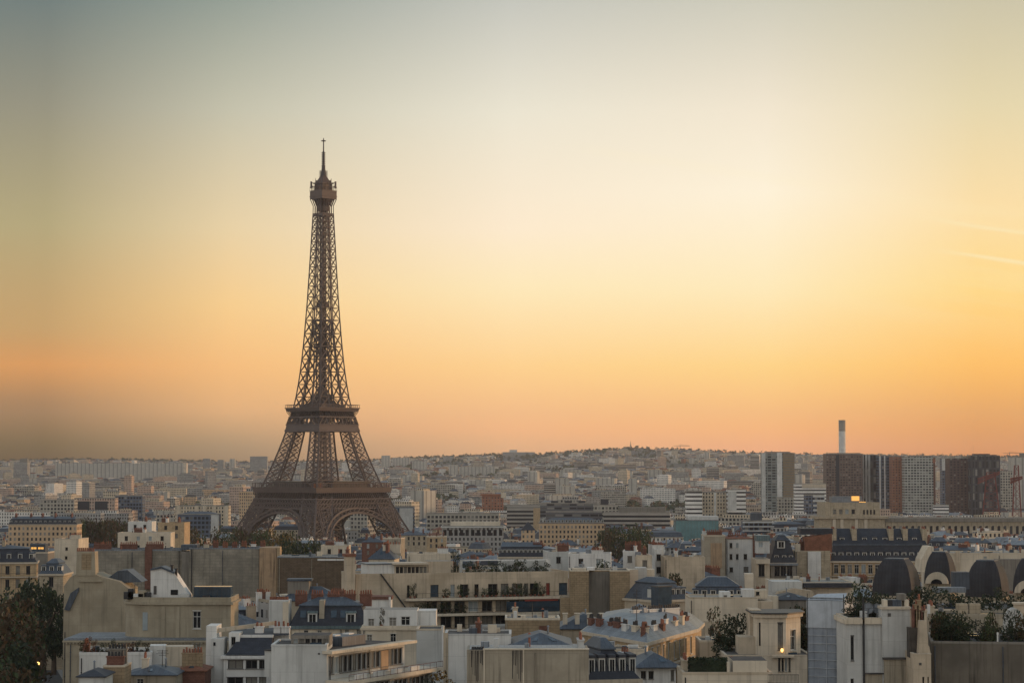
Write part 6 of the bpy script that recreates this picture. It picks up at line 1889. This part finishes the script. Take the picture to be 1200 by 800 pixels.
LM = [("the iron tower's left foot", 290, 630), ("the iron tower's right foot", 468, 630), ('the stained blind wall', 160, 642), ('the patched blind wall', 270, 640), ('the brown shingled wall', 365, 650), ('the long terraced block', 540, 655), ('the tan brick tower', 702, 664), ('the teal glazed hall', 815, 612), ('the white small windowed house', 867, 630), ('the grand mansard mansion', 1030, 622), ('the leftmost square dome', 1045, 662), ('the colonnaded palace wing', 1120, 608), ('the banded office slabs', 700, 606), ('the honey corner house', 20, 645), ('the steep blue slate roof', 610, 640), ('the dark slate mansard house', 918, 632), ('the long windowless cream wall', 1150, 650)]
SECT = ['right of', 'above right of', 'above', 'above left of', 'left of', 'below left of', 'below', 'below right of']
ORD = ['', 'second nearest ', 'third nearest ', 'fourth nearest ', 'fifth nearest ', 'sixth nearest ', 'seventh nearest ', 'eighth nearest ', 'ninth nearest ', 'tenth nearest ', 'eleventh nearest ', 'twelfth nearest ']
ss = {}
for c in NEAR:
    cx, cy = (c['xa'] + c['xb']) / 2, c['top'] + 3
    l = min(LM, key=lambda l: hypot((l[1] - cx), 2.2 * (l[2] - cy)))
    dx, dy = cx - l[1], (l[2] - cy) * 2.2
    k = SECT[int(round(atan2(dy, dx) / (pi / 4))) % 8]
    c['key'] = (c['wall'], c['rf'][0], l[0], k); c['dist'] = hypot(dx, dy)
    ss.setdefault(c['key'], []).append(c)
for key, cs in ss.items():
    for i, c in enumerate(sorted(cs, key=lambda c: c['dist'])):
        o = ORD[i] if i else ('nearest ' if len(cs) > 1 else '')
        c['label'] = f"{CW[c['wall']]} house, {c['rf'][2]}, {o}{key[3]} {key[2]}"
CHM = {}


def chim_mesh(kind, n):
    if (kind, n) not in CHM:
        mb = MB(); L = .5 * n
        mb.box(-.4, .4, -L / 2, L / 2, -2.5, 1.5); mb.box(-.48, .48, -L / 2 - .08, L / 2 + .08, 1.5, 1.66)
        for i in range(n): mb.cyl(0, -L / 2 + .5 * (i + .5), 1.66, 2.1 + .25 * (i % 2), .16, .12, 6, 1)
        CHM[kind, n] = mb.mesh('chimney', [M[kind], M['pot']])
    return CHM[kind, n]


for c in NEAR:
    w, d, H = c['w'], c['d'], c['H']
    c0, s0 = cos(c['rot']), sin(c['rot'])
    ox, oy = c['x'] - w / 2 * c0 + d / 2 * s0, c['y'] - w / 2 * s0 - d / 2 * c0
    b = Bld('town_house', c['label'], at=(ox, oy, c['g'], w, H), d=d, rot=math.degrees(c['rot']), group='houses of the city behind the foreground roofs')
    b.wall(W[c['wall']])
    k = c['rf'][0]
    if k == 'hipz': b.hip(c['rh'], R2.choice(['zinc', 'zinc2', 'zinc']))
    elif k == 'tile': b.hip(c['rh'], 'tile')
    elif k == 'flat':
        b.flat(R2.choice(['gravel', 'tar', 'gravel']), .6, pm=R2.choice(['white', 'cream2', 'beige']))
        if R2.random() < .7: b.box('roof_cabin', R2.choice(['white', 'cream2', 'greybeige']), w * .2, w * R2.uniform(.4, .7), d * .3, d * .8, H, H + R2.uniform(1, 2.2))
    else: b.mansard(2.8, 1.2, c['rh'] - 2.8, 'slate' if k == 'mans' else 'zinc', 'zinc' if R2.random() < .7 else 'zinc2', dorm=max(2, int(w / 2.8)) if c['y'] < 1000 else None)
    if c['y'] < 900 and k == 'flat': b.clutter(4)
    if c['y'] < 1000 and R2.random() < .4: b.antenna(w * R2.uniform(.2, .8), d * .5, H + c['rh'] * .6, 2.5)
    for i in range(R2.randint(1, 3) + (c['y'] < 800)):
        ang = R2.choice([0, 0, pi / 2])
        f = R2.choice([.04, .96, .5, .3, .7]) * w
        o = link('chimney', chim_mesh(R2.choice(['brick', 'cream2', 'white', 'beige', 'brick']), R2.randint(3, 8)), b.root, (f, d * R2.uniform(.3, .7), H + (c['rh'] * .7 if k != 'flat' else .3)), ang)


def px_of(x, y): return 600 + F * x / y


def far_city():
    mb = MB()
    WM = ['cream', 'white', 'honey', 'grey', 'pink', 'brick', 'slab', 'officegrid', 'band']
    RM = ['zinc', 'slate', 'gravel', 'tile', 'tar', 'zinc2']
    mats = [W[k] for k in WM] + [M[k] for k in RM]
    r = random.Random(5)

    def house(cx, cy, rot, w, d, g, H, wm, rm, rh):
        P = mb.obox(cx, cy, rot, w, d, g, g + H, wm, 9 + rm)
        if rh > .8:
            q = [(cx + (p[0] - cx) * .55, cy + (p[1] - cy) * .55) for p in P]
            for i in range(4):
                j = (i + 1) % 4
                mb.face([(*P[i], g + H), (*P[j], g + H), (*q[j], g + H + rh), (*q[i], g + H + rh)], 9 + rm)
            mb.face([(*p, g + H + rh) for p in q], 9 + rm)
        else:
            s = r.uniform(.3, .8)
            mb.obox(cx, cy, rot, w * s, d * .5, g + H, g + H + r.uniform(1, 3), r.choice([0, 1, 3]), 9 + 2)
        if cy < 4000:
            mb.obox(cx + r.uniform(-.4, .4) * w * cos(rot), cy, rot, r.choice([.9, 3]), 1, g + H, g + H + rh + r.uniform(.8, 2), r.choice([0, 1, 5]), 9 + 3)
    for c in REST:
        house(c['x'], c['y'], c['rot'], c['w'], c['d'], c['g'], c['H'], WM.index(c['wall']), {'hipz': 0, 'mans': 1, 'manz': 5, 'flat': 2, 'tile': 3}[c['rf'][0]], c['rh'])
    Y = 1880.0
    n = 0
    while Y < 8900:
        step = 24 + Y * .0034
        x = -.25 * Y
        while x < .25 * Y:
            big = r.random()
            w = r.uniform(8, 24) if big < .88 else r.uniform(26, 58)
            d = r.uniform(11, 16)
            H = r.uniform(8, 22) if big < .88 else r.uniform(16, 32)
            if big > .982: H, w = r.uniform(34, 52), r.uniform(16, 26)
            if Y > 6300: H *= .72; w *= .85
            cx, cy = x + w / 2, Y + r.uniform(-.45, .45) * step
            x += w + (r.uniform(0, 3) if r.random() < .8 else r.uniform(10, 36)) + Y * .0012
            u = sin(cx * .0031 + 1.7) + sin(cy * .0024 + cx * .0013) + .8 * sin(cx * .0093 - cy * .004)
            if u > (1.45 if px_of(cx, cy) > 330 or cy > 4600 else .95): continue                    # parks and woods
            if 6800 < cy and r.random() < .25: continue
            rot = radians(30 * sin(cx * .004 + cy * .0023)) + (pi / 2 if r.random() < .2 and w < 30 else 0)
            g = G(cx, cy) - 1
            px, _ = proj(cx, cy, g)
            P = rect(cx, cy, rot, w, d)
            if any(q[1] - 80 < cy < q[2] + 80 and q[6] - 80 < cx < q[7] + 80 and sat(P, q[0]) for q in HAND): continue
            if 4.0 * abs(px - 380) < 500 and cy < 2000: continue
            zl = CAMZ - (ridge(px) - 1.5 - 545) / F * cy      # keep the skyline
            lim = 546 if cy < 5000 else 0
            for q in HAND:
                if q[1] > 1700 and q[2] > cy and q[3] < px + 10 and q[4] > px - 10: lim = max(lim, q[5] + 10)
            if lim: zl = min(zl, CAMZ - (lim - 545) / F * cy)
            if g + H + 2 > zl: H = zl - g - 2 - r.uniform(0, 4)
            if H < 5: continue
            wm = r.choice([0, 0, 0, 1, 1, 1, 2, 2, 3, 4, 4, 5]) if big < .88 else r.choice([0, 1, 6, 6, 7, 3, 8, 4])
            if px < 320 and r.random() < .6: wm = r.choice([2, 3, 3, 3, 4, 0])  # left side again picks darker walls and roofs to paint in edge darkening
            rm = r.choice([0, 0, 1, 2, 2, 3, 4, 5] if px > 320 else [0, 1, 1, 4, 4, 3, 2])
            house(cx, cy, rot, w, d, g, H, wm, rm, r.uniform(2, 4) if big < .7 else .5)
            n += 1
        Y += step
    tag(mb.build('distant_buildings', mats), kind='stuff')
    return n


NF = far_city()


def far_trees():
    r = random.Random(8)
    mb = MB()
    n = 0
    def tuft(x, y, g, R, h, k):
        for i in range(k):
            a, b_ = r.uniform(0, 2 * pi), r.uniform(-.4, 1)
            q = sqrt(max(0, 1 - b_ * b_))
            c = Vector((x + R * .8 * q * cos(a), y + R * .8 * q * sin(a), g + h * .55 + h * .42 * b_))
            t = Vector((r.uniform(-1, 1), r.uniform(-1, 1), r.uniform(-1, 1))).normalized()
            u = t.orthogonal().normalized()
            s = R * r.uniform(.35, .6)
            mb.face([tuple(c - t * s), tuple(c - u * s), tuple(c + t * s), tuple(c + u * s)], r.choice([0, 0, 1, 2]))
    while n < 4600:
        y = 1900 + 7000 * r.random() ** .7
        x = r.uniform(-.245, .245) * y
        u = sin(x * .0031 + 1.7) + sin(y * .0024 + x * .0013) + .8 * sin(x * .0093 - y * .004)
        if u < (1.3 if px_of(x, y) > 330 or y > 4600 else .9) and r.random() > (.10 if y < 6800 else .45): continue
        g = G(x, y)
        h = r.uniform(9, 15)
        if any(q[1] - 25 < y < q[2] + 25 and q[6] - 12 < x < q[7] + 12 for q in HAND): continue
        tuft(x, y, g - .5, r.uniform(4, 7), h, 14 if y < 4000 else 9)
        n += 1
    tag(mb.build('distant_trees', [M['leaf'], M['leafdark'], M['leafautumn']]), kind='stuff')


far_trees()

# ------------------------------------------------------------------ trees one can tell apart
R3 = random.Random(77)


def tree_at(px, py, Y, h, r, kind, label, group):
    X = ray(px, py)[0] * Y
    z = G(X, Y) - .2
    return tree(X, Y, z, h, r, kind, label, group, rng=R3)


def tree_top(px, ytop, Y, r, kind, label, group):
    t, tz = ray(px, ytop)
    g = G(t * Y, Y)
    return tree_at(px, ytop, Y, max(4, CAMZ + tz * Y - g), r, kind, label, group)


for px, yt, Y, r, k in ((4, 697, 545, 6, 'dark'), (20, 703, 530, 6, 'autumn'), (36, 684, 560, 5.5, 'dark'), (52, 690, 575, 5.5, 'dark'), (64, 697, 590, 4.5, 'dark'), (12, 718, 490, 6, 'autumn'), (28, 727, 470, 5.5, 'autumn'), (2, 742, 440, 6.5, 'autumn'), (18, 752, 420, 5.5, 'dark'), (46, 715, 600, 5, 'dark'), (58, 722, 640, 5, 'dark'), (0, 775, 380, 5.5, 'dark'), (14, 785, 365, 5, 'autumn')):
    tree_top(px, yt, Y, r, k, {'dark': 'dark green street tree in the shaded avenue row at left edge', 'autumn': 'rusty brown street tree in the shaded avenue row at left edge'}[k], {'dark': 'dark avenue trees at left', 'autumn': 'rusty avenue trees at left'}[k])
for i in range(14):
    tree_top(68 + i * 6.4 + R3.uniform(-1, 1), 610 + R3.uniform(-2, 3) + abs(i - 4) * .5, 1420 + R3.uniform(-30, 30), 7, R3.choice(['autumn', 'autumn', 'green']), 'autumn tree in the quay row at left middle distance', 'brown quay trees left of the tower')
for i in range(16):
    tree_top(216 + i * 8.2 + R3.uniform(-2, 2), 624 + R3.uniform(-3, 4), 1330 + R3.uniform(-60, 60), 6, R3.choice(['autumn', 'gold', 'green', 'green']), "green brown tree clustered before the iron tower's arches", "trees before the iron tower's arches")
for i in range(6):
    tree_top(328 + i * 8.5 + R3.uniform(-2, 2), 636 + R3.uniform(-1, 3), 820 + R3.uniform(-25, 25), 4.2, 'dark', 'dark evergreen tree clustered behind the brown shingled wall', 'dark evergreens behind the brown wall')
for i in range(9):
    tree_top(708 + i * 6 + R3.uniform(-2, 2), 621 + R3.uniform(-1, 3), 1250 + R3.uniform(-30, 30), 6, R3.choice(['autumn', 'green']), 'olive brown tree in the clump below the banded office slabs', 'olive trees below the banded slabs')

# the avenue under the trees at the left
def avenue():
    pts = []
    for i in range(30):
        Y = 300 + i * 22
        pts.append((ray(52, 700)[0] * Y + (Y - 560) * -.03, Y))
    def strip(name, o0, o1, dz, m, kind='structure', dash=None, wall=False):
        mb = MB()
        for i, (p, q) in enumerate(zip(pts, pts[1:])):
            if dash and i % dash: continue
            z0, z1 = G(*p) + dz, G(*q) + dz
            mb.face([(p[0] + o0, p[1], z0), (p[0] + o1, p[1], z0), (q[0] + o1, q[1], z1), (q[0] + o0, q[1], z1)])
            if wall:
                mb.face([(p[0] + o0, p[1], z0 - .14), (q[0] + o0, q[1], z1 - .14), (q[0] + o0, q[1], z1), (p[0] + o0, p[1], z0)])
                mb.face([(p[0] + o1, p[1], z0 - .14), (q[0] + o1, q[1], z1 - .14), (q[0] + o1, q[1], z1), (p[0] + o1, p[1], z0)])
        tag(mb.build(name, M[m]), kind=kind)
    strip('road', -6, 5, .05, 'asphalt'); strip('pavement', -9.5, -6, .18, 'pave', wall=True); strip('pavement', 5, 7.5, .18, 'pave', wall=True); strip('road_markings', -.1, .1, .058, 'paint', dash=2)


avenue()
for px, py, Y in ((35, 775, 560), (44, 767, 575), (44.5, 777, 540)):
    t, tz = ray(px, py); X = t * Y; z = CAMZ + tz * Y; g = G(X, Y)
    r = tag(empty('street_lamp', (X, Y, g)), {35: 'glowing street lamp in the dark avenue, leftmost of the three', 44: 'glowing street lamp in the dark avenue, topmost of the three', 44.5: 'glowing street lamp in the dark avenue, lower right of the three'}[px], 'lamp')
    mb = MB(); mb.cyl(0, 0, 0, z - g - .3, .12, .07, 8); link('post', mb.mesh('post', M['iron']), r)
    mb = MB(); mb.cyl(0, 0, z - g - .3, z - g + .15, .32, .42, 8); mb.cyl(0, 0, z - g + .15, z - g + .4, .42, .1, 8); link('lantern', mb.mesh('lantern', M['lamp']), r)
